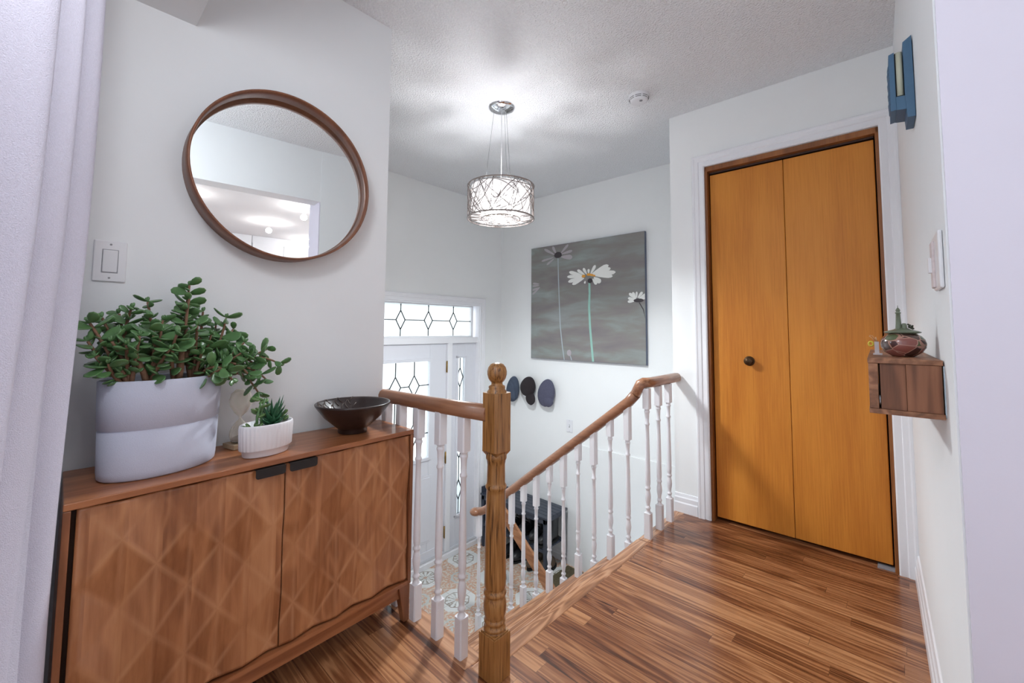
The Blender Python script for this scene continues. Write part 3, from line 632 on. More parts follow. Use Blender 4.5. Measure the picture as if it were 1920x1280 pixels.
mb.build('shade',wirem,pe)
cryst=plain('lit_crystal',(255,252,250),.3,emis=.42)
mb=MB()
for k in range(150):
    a=rnd.random()*2*PI; r=rnd.uniform(.06,.165); z=zb+.02+rnd.random()*(zt-zb-.035)
    mb.ell((r*math.cos(a),r*math.sin(a),z),(.012,.012,.015),None,5,3)
mb.build('crystals',cryst,pe)['kind']='stuff'
bulbm=plain('lit_bulb',(255,250,244),.4,emis=6)
for k in range(3):
    a=k*2*PI/3; mb=MB(); mb.ell((.045*math.cos(a),.045*math.sin(a),zt-.11),(.014,.014,.022),None,10,6); mb.build('bulb',bulbm,pe)
diffm,nt,b=newmat('inner_diffuser'); b.inputs['Base Color'].default_value=lin((250,246,246)); b.inputs['Transmission Weight'].default_value=.0
trn=nt.nodes.new('ShaderNodeBsdfTranslucent'); trn.inputs[0].default_value=(1,.97,.97,1); tp=nt.nodes.new('ShaderNodeBsdfTransparent'); em=nt.nodes.new('ShaderNodeEmission'); em.inputs[0].default_value=(1,.97,.98,1); em.inputs[1].default_value=.46
ms=nt.nodes.new('ShaderNodeMixShader'); ms.inputs[0].default_value=.45; nt.links.new(tp.outputs[0],ms.inputs[1]); nt.links.new(em.outputs[0],ms.inputs[2]); nt.links.new(ms.outputs[0],nt.nodes['Material Output'].inputs[0])
mb=MB(); mb.lathe([(.178,zb+.006),(.1785,zt-.006),(.1775,zt-.006),(.177,zb+.006),(.178,zb+.006)],seg=40); mb.build('inner_shade',diffm,pe)
# ================= SMOKE DETECTOR =================
sd=thing('smoke_detector','round white smoke alarm on the ceiling right of the pendant','smoke alarm',(2.225,1.082,H))
mb=MB(); mb.lathe([(.060,0),(.060,-.006),(.055,-.010),(.053,-.022),(.047,-.034),(.040,-.038),(0,-.039)],seg=40); mb.build('housing',plastw,sd)
slotm=plain('dark_slot',(60,58,58),.8)
mb=MB()
for k in range(8):
    for zz in (-.018,-.026):
        a0=k*PI/4+.08; pts=[((.0545 if zz>-.02 else .0515)*math.cos(a0+t*.6),(.0545 if zz>-.02 else .0515)*math.sin(a0+t*.6),zz) for t in [i/6 for i in range(7)]]
        mb.tube(pts,.0016,4)
mb.build('vent_slots',slotm,sd)
mb=MB(); mb.lathe([(0,-.0385),(.009,-.0385),(.009,-.041),(0,-.041)],(-.012,-.018,0),16); mb.build('test_button',greyp,sd)
# ================= MIRROR =================
mr=thing('round_mirror','round wall mirror with a thin deep walnut frame','mirror',(.53,My(.53),1.62),-math.radians(.4237))
R0=.295; MT=Matrix.Rotation(PI/2,4,'X')   # local z -> -y
mb=MB(); mb.lathe([(R0-.006,0.0),(R0,0.0),(R0,.088),(R0-.003,.090),(R0-.007,.088),(R0-.010,.062),(R0-.008,.060),(R0-.009,.034),(R0-.006,.032),(R0-.006,0)],seg=96,mat=MT); mb.build('frame',mirw,mr)
silv=plain('mirror_silver',(250,252,252),.0,metal=1,var=0); silv.node_tree.nodes['Principled BSDF'].inputs['Base Color'].default_value=(.93,.95,.94,1)
for l in list(silv.node_tree.links):
    if l.to_socket.name=='Base Color': silv.node_tree.links.remove(l)
MT2=Matrix.Translation((0,-.034,0))@Matrix.Rotation(math.radians(-2.6),4,'Z')@MT
mb=MB(); mb.lathe([(0,0),(R0-.006,0),(R0-.006,-.003),(0,-.003)],seg=96,smooth=False,mat=MT2); mb.build('mirror_glass',silv,mr)
# ================= LIGHT SWITCHES =================
def switch(pos,rz,label,cat='light switch',w=.035,h=.0585,deco=True):
    t=thing('light_switch',label,cat,pos,rz)
    mb=MB(); mb.box(-w,-.006,-h,w,-.0005,h); p=mb.build('cover_plate',plastw,t,bevel=.003)
    if deco:
        mb=MB(); mb.box(-.0175,-.0068,-.034,.0175,-.005,.034); mb.build('gasket',greyp,p,bevel=.001)
        mb=MB(); mb.hexa([(-.0155,-.007,-.0315),(.0155,-.007,-.0315),(.0155,-.004,-.0315),(-.0155,-.004,-.0315),(-.0155,-.0105,.0315),(.0155,-.0105,.0315),(.0155,-.004,.0315),(-.0155,-.004,.0315)]); mb.build('rocker',plastw,t,bevel=.0015)
    else:
        mb=MB(); mb.box(-.006,-.0068,-.013,.006,-.005,.013); mb.build('gasket',greyp,p)
        mb=MB(); mb.box(-.0045,-.013,-.004,.0045,-.005,.010); mb.build('rocker',plastw,t,bevel=.001)
    for z in (-.048,.048):
        mb=MB(); mb.tube([(0,-.0055,z),(0,-.0068,z)],.0028,10); mb.build('screw',greyp,p)
    return t
switch((.086,My(.086),1.272),-math.radians(.42),'white rocker light switch on the wall above the jade plant')
switch((Px(2.34),2.34,.183),-PI/2-math.radians(.7),'small white light switch low on the stair wall below the hats',deco=False)
# right wall: wider plate with an odd clear part
rs=thing('light_switch','white double switch plate near the edge of the right wall','light switch',(1.235,Ry(1.235),1.232),math.radians(2.15+180))
mb=MB(); mb.box(-.055,-.0075,-.058,.055,-.0005,.058); p=mb.build('cover_plate',plastw,rs,bevel=.004)
stk=plain('pinkish_label',(214,200,200),.6,var=.2,vscale=90)
mb=MB(); mb.box(-.05,-.012,-.052,-.012,-.007,.046); mb.build('dimmer',stk,rs,bevel=.002)
mb=MB(); mb.box(-.040,-.017,-.02,-.024,-.011,.012); mb.build('slider',plastw,rs,bevel=.001)
# ================= SIDEBOARD =================
sb=thing('sideboard','brown wooden sideboard with two carved diamond doors and black handles','cabinet',(0,0,0))
SZ=.700; UL,UR=.022,.943
def bpt(u,z,d): # d from front plane toward the wall 0..1 in metres, squeezed so that the back touches the wall
    yf=By(u); yb=My(u)-.012; return (u,yf+(yb-yf)*d,z)
def bslab(mb,u0,u1,z0,z1,d0,d1):
    mb.hexa([bpt(u0,z0,d0),bpt(u1,z0,d0),bpt(u1,z0,d1),bpt(u0,z0,d1),bpt(u0,z1,d0),bpt(u1,z1,d0),bpt(u1,z1,d1),bpt(u0,z1,d1)])
ZD0,ZD1=.155,.679
mb=MB(); bslab(mb,UL,UR,SZ-.016,SZ,0,1); mb.build('top',acah,sb,bevel=.002)
acav=wood('acacia_side',[(.18,(96,54,32)),(.45,(136,84,54)),(.7,(158,102,68)),(.95,(180,124,86))],'z',fine=.4,ring=4,rings=.25,lowx=9,lowl=1.4,rough=.36,coat=.1,streak=.45,bump=.04)
for a,b in ((UL,UL+.013),(UR-.013,UR)):
    mb=MB(); bslab(mb,a,b,.135,SZ-.0165,0,1); mb.build('side_panel',acav,sb,bevel=.0015)
mb=MB(); bslab(mb,UL+.013,UR-.013,.135,.148,0,1); mb.build('bottom_panel',acah,sb)
mb=MB(); bslab(mb,UL+.013,UR-.013,.148,SZ-.017,.12,.98); mb.build('carcass',darkw,sb)
mb=MB(); bslab(mb,UL+.02,UR-.02,.088,.134,.06,.18); mb.build('base_rail',acah,sb,bevel=.002)
def leg(u0,u1,ub0,ub1,d0,d1):
    mb=MB(); mb.hexa([bpt(ub0,.0015,d0),bpt(ub1,.0015,d0),bpt(ub1,.0015,d0+.1),bpt(ub0,.0015,d0+.1),bpt(u0,.134,d0),bpt(u1,.134,d0),bpt(u1,.134,d1),bpt(u0,.134,d1)]); mb.build('leg',acav,sb,bevel=.002)
leg(.895,.942,.918,.942,.02,.16); leg(UL+.001,UL+.048,UL+.001,UL+.025,.02,.16); leg(.895,.942,.918,.942,.85,.98); leg(UL+.001,UL+.048,UL+.001,UL+.025,.85,.98)
# carved doors: triangular lattice relief
def door(u0,u1,seed,phase):
    rr=random.Random(seed); s=.066; P=.165; us=[u0]; k0=math.floor((u0-.122)/s)+1
    k=k0
    while .122+k*s<u1-.004: us.append(.122+k*s); k+=1
    us.append(u1)
    mb=MB(); g={}
    NV=int((ZD1-ZD0)/(P/2))+2
    hs={}
    def hgt(u,z):
        # piecewise linear on triangular lattice nodes
        q=(u-.122)/s; w=(z-.591)/P
        # lattice coords
        i=math.floor(q); fq=q-i
        def node(i,j): # j integer index, z offset for odd columns
            key=(i,j)
            if key not in hs: c3=(i-(j-(i-(i%2))//2))%3; hs[key]=(.016,.0,.008)[c3]+rr.uniform(-.0015,.0015)
            return hs[key]
        offA=.5*(i%2); offB=.5*((i+1)%2)
        # column i nodes at w=j+offA ; column i+1 nodes at j+offB ; triangulate strip
        best=None
        jA=math.floor(w-offA); 
        for ja in range(jA-1,jA+3):
            for (a,b,c) in (((0,ja),(0,ja+1),(1,None)),):
                wa0=ja+offA; wa1=ja+1+offA; wb=(wa0+wa1)/2; jb=round(wb-offB)
                # triangle A(ja),A(ja+1),B(jb)
                l3=fq; l2=(w-wa0-l3*(wb-wa0)); l1=1-l2-l3
                if l1>=-1e-6 and l2>=-1e-6 and l3>=-1e-6: return l1*node(i,ja)+l2*node(i,ja+1)+l3*node(i+1,jb)
                # triangle B(jb-?),B,A
                wb0=jb+offB; wb1=wb0+1; jm=round((wb0+wb1)/2-offA)
                l1=1-fq; wm=jm+offA
                r=w-l1*wm; # = l2*wb0+l3*wb1, l2+l3=fq
                l3=r-fq*wb0; l2=fq-l3
                if l2>=-1e-6 and l3>=-1e-6: return l1*node(i,jm)+l2*node(i+1,jb)+l3*node(i+1,jb+1)
        return .003
    NU=int((u1-u0)/.0055); NZ=int((ZD1-ZD0)/.0069)
    V=[[None]*(NZ+1) for _ in range(NU+1)]
    for a in range(NU+1):
        u=u0+(u1-u0)*a/NU
        for c in range(NZ+1):
            z=ZD0+(ZD1-ZD0)*c/NZ
            x,y,zz=bpt(u,z,0); V[a][c]=mb.bm.verts.new((x,y+.018-1.1*hgt(u,z),zz))
    for a in range(NU):
        for c in range(NZ): mb._f([V[a][c],V[a+1][c],V[a+1][c+1],V[a][c+1]],True)
    # sides & back
    B=[mb.bm.verts.new(bpt(u,z,.10)) for u,z in ((u0,ZD0),(u1,ZD0),(u1,ZD1),(u0,ZD1))]
    mb._f(B)
    mb._f([V[a][0] for a in range(NU+1)]+[B[1],B[0]]); mb._f([V[a][NZ] for a in range(NU,-1,-1)]+[B[3],B[2]])
    mb._f([V[0][c] for c in range(NZ,-1,-1)]+[B[0],B[3]]); mb._f([V[NU][c] for c in range(NZ+1)]+[B[2],B[1]])
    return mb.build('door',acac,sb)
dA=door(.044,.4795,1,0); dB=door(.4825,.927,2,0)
for d_,a,b in ((dA,.396,.476),(dB,.488,.570)):
    mb=MB(); r=.008
    P=[(a,.682),(a,.662),(a+.002,.658),(a+.006,.656),(b-.006,.656),(b-.002,.658),(b,.662),(b,.682)]
    mb.prism(P,lambda u,v,d: (u,By(u)-d,v),.006,.010); mb.prism([(a,.6815),(b,.6815),(b,.6795),(a,.6795)],lambda u,v,d:(u,By(u)-d,v),-.018,.010)
    mb.build('handle',blackm,d_,bevel=.0008)
# ================= CURTAIN =================
cu=thing('curtain','pale lilac-grey linen curtain hanging in deep folds at the left edge','curtain',(-.1,1.2,0))
mb=MB()
ctrl=[(-.16,1.50),(-.06,1.475),(.005,1.36),(.024,1.315),(.018,1.285),(-.02,1.266),(-.09,1.265),(-.155,1.245),(-.10,1.205),(-.035,1.190),(-.008,1.17),(-.012,1.145),(-.05,1.12),(-.11,1.115),(-.16,1.09),(-.12,1.05),(-.062,1.045),(-.036,1.03),(-.045,.995),(-.12,.96),(-.16,.93),(-.12,.88),(-.09,.85)]
def cr_(P,n):
    out=[]
    for i in range(len(P)-1):
        p0=P[max(i-1,0)];p1=P[i];p2=P[i+1];p3=P[min(i+2,len(P)-1)]
        for k in range(n):
            t=k/n; out.append(tuple(.5*((2*p1[j])+(-p0[j]+p2[j])*t+(2*p0[j]-5*p1[j]+4*p2[j]-p3[j])*t*t+(-p0[j]+3*p1[j]-3*p2[j]+p3[j])*t**3) for j in range(2)))
    out.append(P[-1]); return out
S=cr_(ctrl,7); rows=30; grid=[]
for j in range(rows+1):
    z=.012+(2.30-.012)*j/rows; row=[]
    for i,(x,y) in enumerate(S):
        dp=min(1,max(0,(1.25-z)/1.2)); dx=.006*math.sin(z*3.1+i*.12)+(-.016*dp if i<44 else -.020*dp-.02*dp*(i>70))
        row.append(mb.bm.verts.new((x+dx+.1,y+.004*math.sin(z*5+i*.3)-1.2,z)))
    grid.append(row)
for A,B in zip(grid,grid[1:]):
    for k in range(len(S)-1): mb._f([A[k],A[k+1],B[k+1],B[k]],True)
o=mb.build('panel',curtm,cu); so=o.modifiers.new('thick','SOLIDIFY'); so.thickness=.002
mb=MB(); mb.tube([(-.02,-.45,2.33),(-.02,.30,2.33)],.012,12); mb.build('curtain_rod',blackm,cu)
# ================= JADE PLANT =================
jp=thing('jade_plant','big bushy jade plant in an oval pale blue-grey pot on the sideboard','potted plant',(.205,1.512,SZ+.001),math.radians(20))
prof=[(0,0),(.128,0),(.132,.004),(.134,.02),(.137,.120),(.133,.1225),(.133,.1245),(.1385,.128),(.142,.246),(.139,.248),(.134,.244),(.130,.215),(0,.215)]
BY_=.68
mb=MB(); mb.lathe(prof,seg=72,sy=BY_); pot=mb.build('pot',potm,jp)
mb=MB(); mb.lathe([(0,.2155),(.06,.222),(.12,.217),(.1295,.2152)],seg=48,sy=BY_); mb.build('soil',soilm,pot)
base=[(.128,1.452),(.162,1.456),(.222,1.468),(.18,1.53),(.24,1.54),(.275,1.51),(.30,1.535),(.12,1.50),(.262,1.49)]
JM=Matrix.Translation(jp.location)@Matrix.Rotation(math.radians(20),4,'Z'); JI=JM.inverted()
rj=random.Random(11)
stm=MB(); lf=MB()
def leaf(mb,p,dr,ln,wd,th=.0035,cup=.12,roll=None):
    dr=Vector(dr).normalized(); up=Vector((0,0,1)); sd=dr.cross(up)
    sd=sd.normalized() if sd.length>1e-3 else Vector((1,0,0))
    if roll: sd=Matrix.Rotation(roll,3,dr)@sd
    up=sd.cross(dr)
    Mx=Matrix((sd,dr,up)).transposed().to_4x4()
    def shp(v):
        t=max(0,min(1,(v.y/(ln*.5)+1)/2)); return Vector((v.x*(.35+1.15*t-.45*t*t), v.y, v.z+cup*ln*(t-.4)**2*2+cup*abs(v.x)*.8))
    c=Vector(p)+dr*ln*.5
    mb.ell(c,(wd*.5,ln*.5,th),Mx,10,9,shp)
def bez(a,b,c,t): return a*(1-t)**2+b*2*t*(1-t)+c*t*t
for tip in TIPS:
    tp_=JI@Vector(tip)
    cands=sorted(base,key=lambda q:(q[0]-tip[0])**2+(q[1]-tip[1])**2)
    b0=JI@Vector((cands[0][0],cands[0][1],SZ+.22))
    drop=tip[2]<1.0 and tip[0]>.33
    mid=(b0+tp_)/2+Vector((rj.uniform(-.02,.02),rj.uniform(-.02,.02),(.09 if drop else .01)))
    n=10; pts=[bez(b0,mid,tp_,i/n) for i in range(n+1)]
    r0=.0045 if tip[0]>.3 else .0055
    stm.tube(pts,[r0*(1-.65*i/n)+.001 for i in range(n+1)],7)
    L_=(tp_-b0).length; cnt=max(5,int(L_/.020)); ph=rj.random()*PI
    for k in range(cnt):
        t=.32+.68*k/(cnt-1); p=bez(b0,mid,tp_,t); q=bez(b0,mid,tp_,min(1,t+.03))-bez(b0,mid,tp_,t-.03); q.normalize()
        a=ph+k*PI/2+rj.uniform(-.3,.3)
        e1=q.orthogonal().normalized(); e2=q.cross(e1)
        ln=rj.choice((.030,.036,.042,.050,.058))*(.62+.38*(1-abs(t-.65)*1.6)); 
        for s_ in (1,-1):
            dv=(e1*math.cos(a)+e2*math.sin(a))*s_+q*rj.uniform(.1,.7)+Vector((0,0,rj.uniform(-.35,.15)))
            if rj.random()<.12: continue
            leaf(lf,p,dv,ln,ln*rj.uniform(.62,.74),roll=rj.uniform(-1.1,1.1))
    leaf(lf,tp_,q+Vector((.3,0,.2)),.016,.009); leaf(lf,tp_,q+Vector((-.3,.1,.2)),.014,.008)
# thick bare trunks leaning out over the rim
for a,b,r in (((.128,1.448,SZ+.215),(.096,1.435,SZ+.30),.0065),((.165,1.445,SZ+.215),(.130,1.425,SZ+.315),.0075),((.222,1.455,SZ+.215),(.228,1.445,SZ+.32),.0085),((.285,1.50,SZ+.215),(.262,1.495,SZ+.30),.006)):
    A=JI@Vector(a);B=JI@Vector(b); stm.tube([A,(A+B)/2+Vector((.003,0,.004)),B],[r,r*.95,r*.8],9)
stm.build('stem',stemm,jp); lf.build('foliage',leafm,jp)
# ================= HOURGLASS =================
hg=thing('hourglass','glass hourglass on a small pale wooden base behind the white planter','hourglass',(.412,1.590,SZ+.001),.25)
palew=wood('pale_wood',[(.2,(150,126,100)),(.6,(190,166,138)),(.95,(212,190,164))],'x',ring=3,rings=.15,rough=.55)
mb=MB(); mb.box(-.033,-.033,0,.033,.033,.014); mb.build('base',palew,hg,bevel=.001)
gl,nt,b=newmat('blown_glass'); b.inputs['Base Color'].default_value=(.9,.86,.80,1); b.inputs['Roughness'].default_value=.08
tpp=nt.nodes.new('ShaderNodeBsdfTransparent'); tpp.inputs[0].default_value=(1,.985,.96,1); fz=nt.nodes.new('ShaderNodeLayerWeight'); fz.inputs[0].default_value=.35; mxs=nt.nodes.new('ShaderNodeMixShader'); nt.links.new(mth(nt,'ADD',mth(nt,'MULTIPLY',fz.outputs[1],.5),.10),mxs.inputs[0]); nt.links.new(tpp.outputs[0],mxs.inputs[1]); nt.links.new(b.outputs[0],mxs.inputs[2]); nt.links.new(mxs.outputs[0],nt.nodes['Material Output'].inputs[0])
mb=MB(); pr=[(.006,.0145),(.022,.018),(.029,.035),(.028,.052),(.018,.072),(.0045,.088),(.0035,.092),(.0045,.096),(.018,.110),(.030,.132),(.0325,.152),(.028,.170),(.016,.182),(0,.186)]
inn=[(max(0,r-.0014),z-(.0014 if i==len(pr)-1 else 0)) for i,(r,z) in enumerate(pr)][::-1]
mb.lathe(pr+inn[0:],seg=28); mb.build('glass_bulb',gl,hg)
sandm=plain('dark_sand',(120,112,106),.95,bump=.5,bscale=900)
mb=MB(); mb.lathe([(0,.0165),(.019,.018),(.025,.026),(.018,.031),(0,.037)],seg=20); mb.build('sand',sandm,hg)
# ================= SMALL PLANTER =================
sp=thing('succulent_planter','small fluted white oval planter with spiky succulents on the sideboard','potted plant',(.449,1.452,SZ+.001),math.radians(14)); sp.scale=(1.24,1.24,1.24)
mb=MB(); 
def flute(prof,seg,ribs,dep,sy,z_lo,z_hi):
    rings=[]
    for r,z in prof:
        ring=[]
        for i in range(seg):
            a=2*PI*i/seg; f=1+(dep*(abs(math.sin(ribs*a/2))-.5) if z_lo<z<z_hi and r>.04 else 0)
            ring.append(mb.bm.verts.new((r*f*math.cos(a),r*f*math.sin(a)*sy,z)))
        rings.append(ring)
    for A,B in zip(rings,rings[1:]):
        for i in range(seg): mb._f([A[i],A[(i+1)%seg],B[(i+1)%seg],B[i]],True)
    mb._f(rings[0][::-1]); mb._f(rings[-1])
flute([(.001,0),(.052,0),(.054,.002),(.056,.014),(.059,.015),(.0615,.018),(.0635,.068),(.0635,.074),(.062,.076),(.0585,.075),(.0575,.062),(.001,.062)],144,34,.045,.62,.0155,.0705)
pot2=mb.build('pot',ceramw,sp)
mb=MB(); mb.lathe([(0,.064),(.03,.066),(.0565,.0625)],seg=32,sy=.62); mb.build('soil',soilm,pot2)
al=MB(); ra=random.Random(5)
for k in range(22):
    a=k*2.39996; el=.35+.9*(k/22); ln=.030+.032*(k/22)+ra.uniform(-.004,.004)
    dv=Vector((math.cos(a)*math.cos(el),math.sin(a)*math.cos(el),math.sin(el)))
    c=Vector((.013,0,.066+.012*(k/22)))
    pts=[c,c+dv*ln*.5+Vector((0,0,-.002)),c+dv*ln*.85,c+dv*ln+Vector((0,0,.003))]; w_=.0085
    al.tube(pts,[w_*.9,w_*.85,w_*.35,.0003],7,flat=.42)
for (dx,dz,l2) in ((.022,.11,.0),(.030,.125,0)):
    pts=[Vector((.016,0,.07)),Vector((dx,.002,.095)),Vector((dx+.012,.003,dz+.012))]; al.tube(pts,[.006,.005,.0003],7,flat=.4)
al.build('spiky_succulent',leafd,sp)
tr=MB(); tl_=MB()
for (bx,by,tx,ty,tz) in ((-.025,0,-.020,-.004,.125),(-.012,.004,-.008,0,.135)):
    tr.tube([Vector((bx,by,.062)),Vector(((bx+tx)/2-.004,(by+ty)/2,(tz+.062)/2)),Vector((tx,ty,tz))],[.0032,.003,.002],6)
    for k in range(6):
        z=.09+.008*k; a=k*1.7; leaf(tl_,(bx+(tx-bx)*k/6,by,z),(math.cos(a),math.sin(a),.3),.022,.013)
for k in range(7):
    a=k*.95; leaf(tl_,(-.034+.008*math.cos(a),.004*math.sin(a),.066),(math.cos(a),math.sin(a)*.6,.5),.018,.010)
for k in range(5):
    a=k*1.2; leaf(tl_,(.046,0.006,.070+.004*k),(math.cos(a),math.sin(a)*.7,.7),.018,.013)
s_=tr.build('stem',leafm,sp); tl_.build('round_leaves',plain('pale_leaf',(96,126,74),.35,var=.3,vscale=60),s_)
# ================= BOWL =================
bw=thing('carved_bowl','dark brown carved wooden bowl on the right end of the sideboard','bowl',(.762,1.522,SZ+.001))
mb=MB(); mb.lathe([(0,.003),(.050,.0),(.052,.003),(.051,.016),(.057,.020),(.100,.058),(.132,.100),(.134,.106),(.131,.109),(.126,.107),(.120,.100),(.094,.064),(.056,.036),(0,.028)],seg=56); bo=mb.build('bowl_body',bowlm,bw)
carv=plain('worn_carving',(104,88,80),.5,var=.3,vscale=80)
mb=MB(); rb=random.Random(2)
for k in range(34):
    a=PI*.35+k*.075+rb.uniform(-.02,.02); r1=.098+.008*(k%3); r2=r1+.013
    zz=lambda r: .0375+(r-.056)*.737 if r<.094 else .0655+(r-.094)*1.385
    a2=a+(.10 if k%2 else -.10)
    mb.tube([(r1*math.cos(a),r1*math.sin(a),zz(r1)),((r1+r2)/2*math.cos((a+a2)/2+.02),(r1+r2)/2*math.sin((a+a2)/2+.02),zz((r1+r2)/2)),(r2*math.cos(a2),r2*math.sin(a2),zz(r2))],.0011,5)
mb.build('carving',carv,bo)
# ================= HATS =================
def hatpos(y,z): return (Px(y)-.004,y,z)
def hook(t,z=.06):
    mb=MB(); mb.tube([(-.002,0,z),(-.03,0,z),(-.035,0,z+.012)],.004,7); mb.build('hook',steel,t)
h1=thing('flat_cap','folded blue-grey flat cap hung nearest the big newel post','hat',hatpos(3.022,.465))
mb=MB(); mb.ell((-.042,0,0),(.040,.085,.135),Matrix.Rotation(.20,4,'X'),18,12,lambda v: Vector((v.x,v.y*(1-.9*v.z),v.z))); a=mb.build('crown',denim,h1)
mb=MB(); mb.ell((-.075,-.020,-.015),(.014,.040,.100),Matrix.Rotation(-.30,4,'X'),14,8); mb.build('brim',denim,a); hook(h1)
h2=thing('baseball_cap','dark brown peaked cap with its brim hanging down, middle of the three hats','hat',hatpos(2.805,.475))
mb=MB(); mb.ell((-.055,0,.035),(.052,.090,.105),Matrix.Rotation(.45,4,'X'),18,12,lambda v: Vector((v.x,v.y*(1-1.2*v.z),v.z))); a=mb.build('crown',capm,h2)
mb=MB(); mb.ell((-.060,-.048,-.082),(.018,.062,.062),Matrix.Rotation(.35,4,'X'),20,10,lambda v: Vector((v.x-.25*abs(v.y),v.y*(1-2.5*max(0,-v.z)),v.z))); mb.build('brim',capm,a)
mb=MB(); mb.tube([(-.075,.040,-.050),(-.085,.022,-.058),(-.088,.004,-.060)],.004,6); mb.build('strap',trimw,a); hook(h2)
h3=thing('newsboy_cap','rounded grey-blue tweed cap, rightmost of the three hats','hat',hatpos(2.580,.470))
mb=MB(); mb.ell((-.045,0,0),(.042,.098,.138),Matrix.Rotation(.30,4,'X'),20,12,lambda v: Vector((v.x,v.y*(1-.6*v.z),v.z))); a=mb.build('crown',tweed,h3)
mb=MB(); mb.ell((-.060,-.03,-.075),(.030,.062,.055),Matrix.Rotation(.2,4,'X'),16,8); mb.build('brim',tweed,a); hook(h3)
# ================= BENCH AND SHOES =================
be=thing('shoe_bench','black slatted storage bench with a shelf full of boots by the stair wall','bench',(0,0,0))
BX0,BX1,BY0,BY1,BZ=2.955,3.275,2.34,3.18,-.555
for k in range(6):
    w_=(BX1-BX0)/6; box('slat',benchm,BX0+w_*k+.002,BY0,BZ-.018,BX0+w_*(k+1)-.002,BY1,BZ,be,bevel=.002)
box('apron',benchm,BX0+.012,BY0+.012,BZ-.06,BX0+.03,BY1-.012,BZ-.0185,be); box('apron',benchm,BX1-.03,BY0+.012,BZ-.06,BX1-.012,BY1-.012,BZ-.0185,be)
box('apron',benchm,BX0+.03,BY0+.012,BZ-.05,BX1-.03,BY0+.03,BZ-.0185,be)
for x in (BX0+.012,BX1-.042):
    for y in (BY0+.012,BY1-.042): box('leg',benchm,x,y,-D+.0005,x+.03,y+.03,BZ-.0185,be,bevel=.001)
for k in range(5): box('shelf_slat',benchm,BX0+.02+k*.056,BY0+.02,-.835,BX0+.02+k*.056+.048,BY1-.02,-.822,be)
box('shelf_rail',benchm,BX0+.013,BY0+.043,-.865,BX0+.027,BY1-.043,-.836,be)
box('end_panel',benchm,BX0+.013,BY1-.012,BZ-.3,BX1-.013,BY1-.003,BZ+.06,be)
def boot(x,y,z,rz,label,tall,mat,kind='boot',grp=None,ln=.27):
    t=thing(kind,label,'shoe',(x,y,z),rz,grp)
    mb=MB(); w_=.048
    if tall:
        secs=[(0.0,.0,.040,.058),(.03,.0,.042,.060),(.07,.0,.044,.058),(.12,-.005,.043,.050),(.17,-.008,.046,.052),(.215,-.01,.050,.055)]
        rings=[]
        for zz,ox,ry,rx in secs: rings.append([mb.bm.verts.new((ox-.06+rx*math.cos(a),ry*math.sin(a),zz+.02)) for a in [2*PI*i/16 for i in range(16)]])
        for A,B in zip(rings,rings[1:]):
            for i in range(16): mb._f([A[i],A[(i+1)%16],B[(i+1)%16],B[i]],True)
        mb._f(rings[0][::-1])
    mb.ell((.035,0,.045),(ln*.40,w_,.045),None,16,9,lambda v: Vector((v.x,v.y*(1-.0*v.x),v.z*(1.25-2.2*v.x if v.z>0 else .8))))
    if not tall: mb.ell((-.055,0,.05),(.06,w_*.92,.055),None,14,8)
    up=mb.build('upper',mat,t)
    mb=MB(); P=[((ln*.5*math.cos(a)+.0),(w_*(1.02-.12*math.cos(a))*math.sin(a))) for a in [2*PI*i/24 for i in range(24)]]
    mb.prism(P,lambda u,v,d:(u,v,d),.0,.018); mb.build('sole',blk,t)
    mb=MB()
    for k in range(5): mb.tube([(.045-.018*k,-.018,.086+.014*k if tall else .085+.004*k),(.045-.018*k,.018,.086+.014*k if tall else .085+.004*k)],.0022,5)
    mb.build('laces',greyp,t)
    return t
sz=-.8215; G='black boots on the bench shelf'
for i,(x,y,lab,m) in enumerate(((3.06,2.415,'black lace-up boot on the bench shelf nearest the stairs',bootm),(3.06,2.535,'black lace-up boot on the bench shelf, second from the stairs',bootm),(3.06,2.68,'black lace-up boot on the bench shelf, third from the stairs',bootm),(3.06,2.80,'black lace-up boot on the bench shelf, fourth from the stairs',bootm),(3.06,2.95,'dark boot at the far end of the bench shelf',bootm))):
    boot(x+.03,y,sz,PI+.1*(i%2),lab,True,m,'ankle_boot',G)
for i,(x,y,lab,m) in enumerate(((3.075,2.43,'brown shoe under the bench nearest the stairs',bootb),(3.08,2.56,'brown shoe under the bench, second from the stairs',bootb),(3.07,2.72,'black low shoe on the floor under the bench middle',bootm),(3.07,2.86,'black low shoe on the floor under the far half of the bench',bootm))):
    boot(x,y,-D+.001,PI+.15*(i%2),lab,False,m,'low_shoe','shoes under the bench')
mb=MB(); mb.box(2.93,2.09,-D+.0005,3.27,2.335,-D+.006); tag(mb.build('boot_mat',matm,bevel=.002),'dark patterned mat in front of the black bench end','mat')
# ================= BOX SHELF + POT =================
sa=math.radians(2.15)
sh=thing('box_shelf','brown wooden box shelf fixed to the right wall','shelf',(1.272,Ry(1.272),.902),sa)
L_,W_,H_=.62,.124,.124
shx=wood('reclaimed_plank',[(.2,(80,50,34)),(.45,(128,84,58)),(.7,(156,106,76)),(.95,(184,134,100))],'x',fine=.5,ring=5,rings=.3,lowx=16,lowl=3,rough=.5,streak=.5)
box('top_board',shx,0,.002,H_-.011,L_,W_,H_,sh,.001)
box('bottom_board',shx,0,.002,0,L_,W_,.011,sh,.001)
box('front_board',shx,0.001,W_-.017,.0115,L_,W_-.001,H_-.0115,sh,.001)
shz=wood('reclaimed_upright',[(.2,(66,40,24)),(.45,(118,74,50)),(.7,(144,94,66)),(.95,(166,116,86))],'z',fine=.5,ring=4,rings=.25,lowx=16,lowl=2,rough=.55,streak=.5)
box('end_panel',shz,.002,.004,.0115,.014,.060,H_-.0115,sh,.0008)
box('recessed_panel',shz,.007,.0605,.0115,.020,W_-.021,H_-.0115,sh)
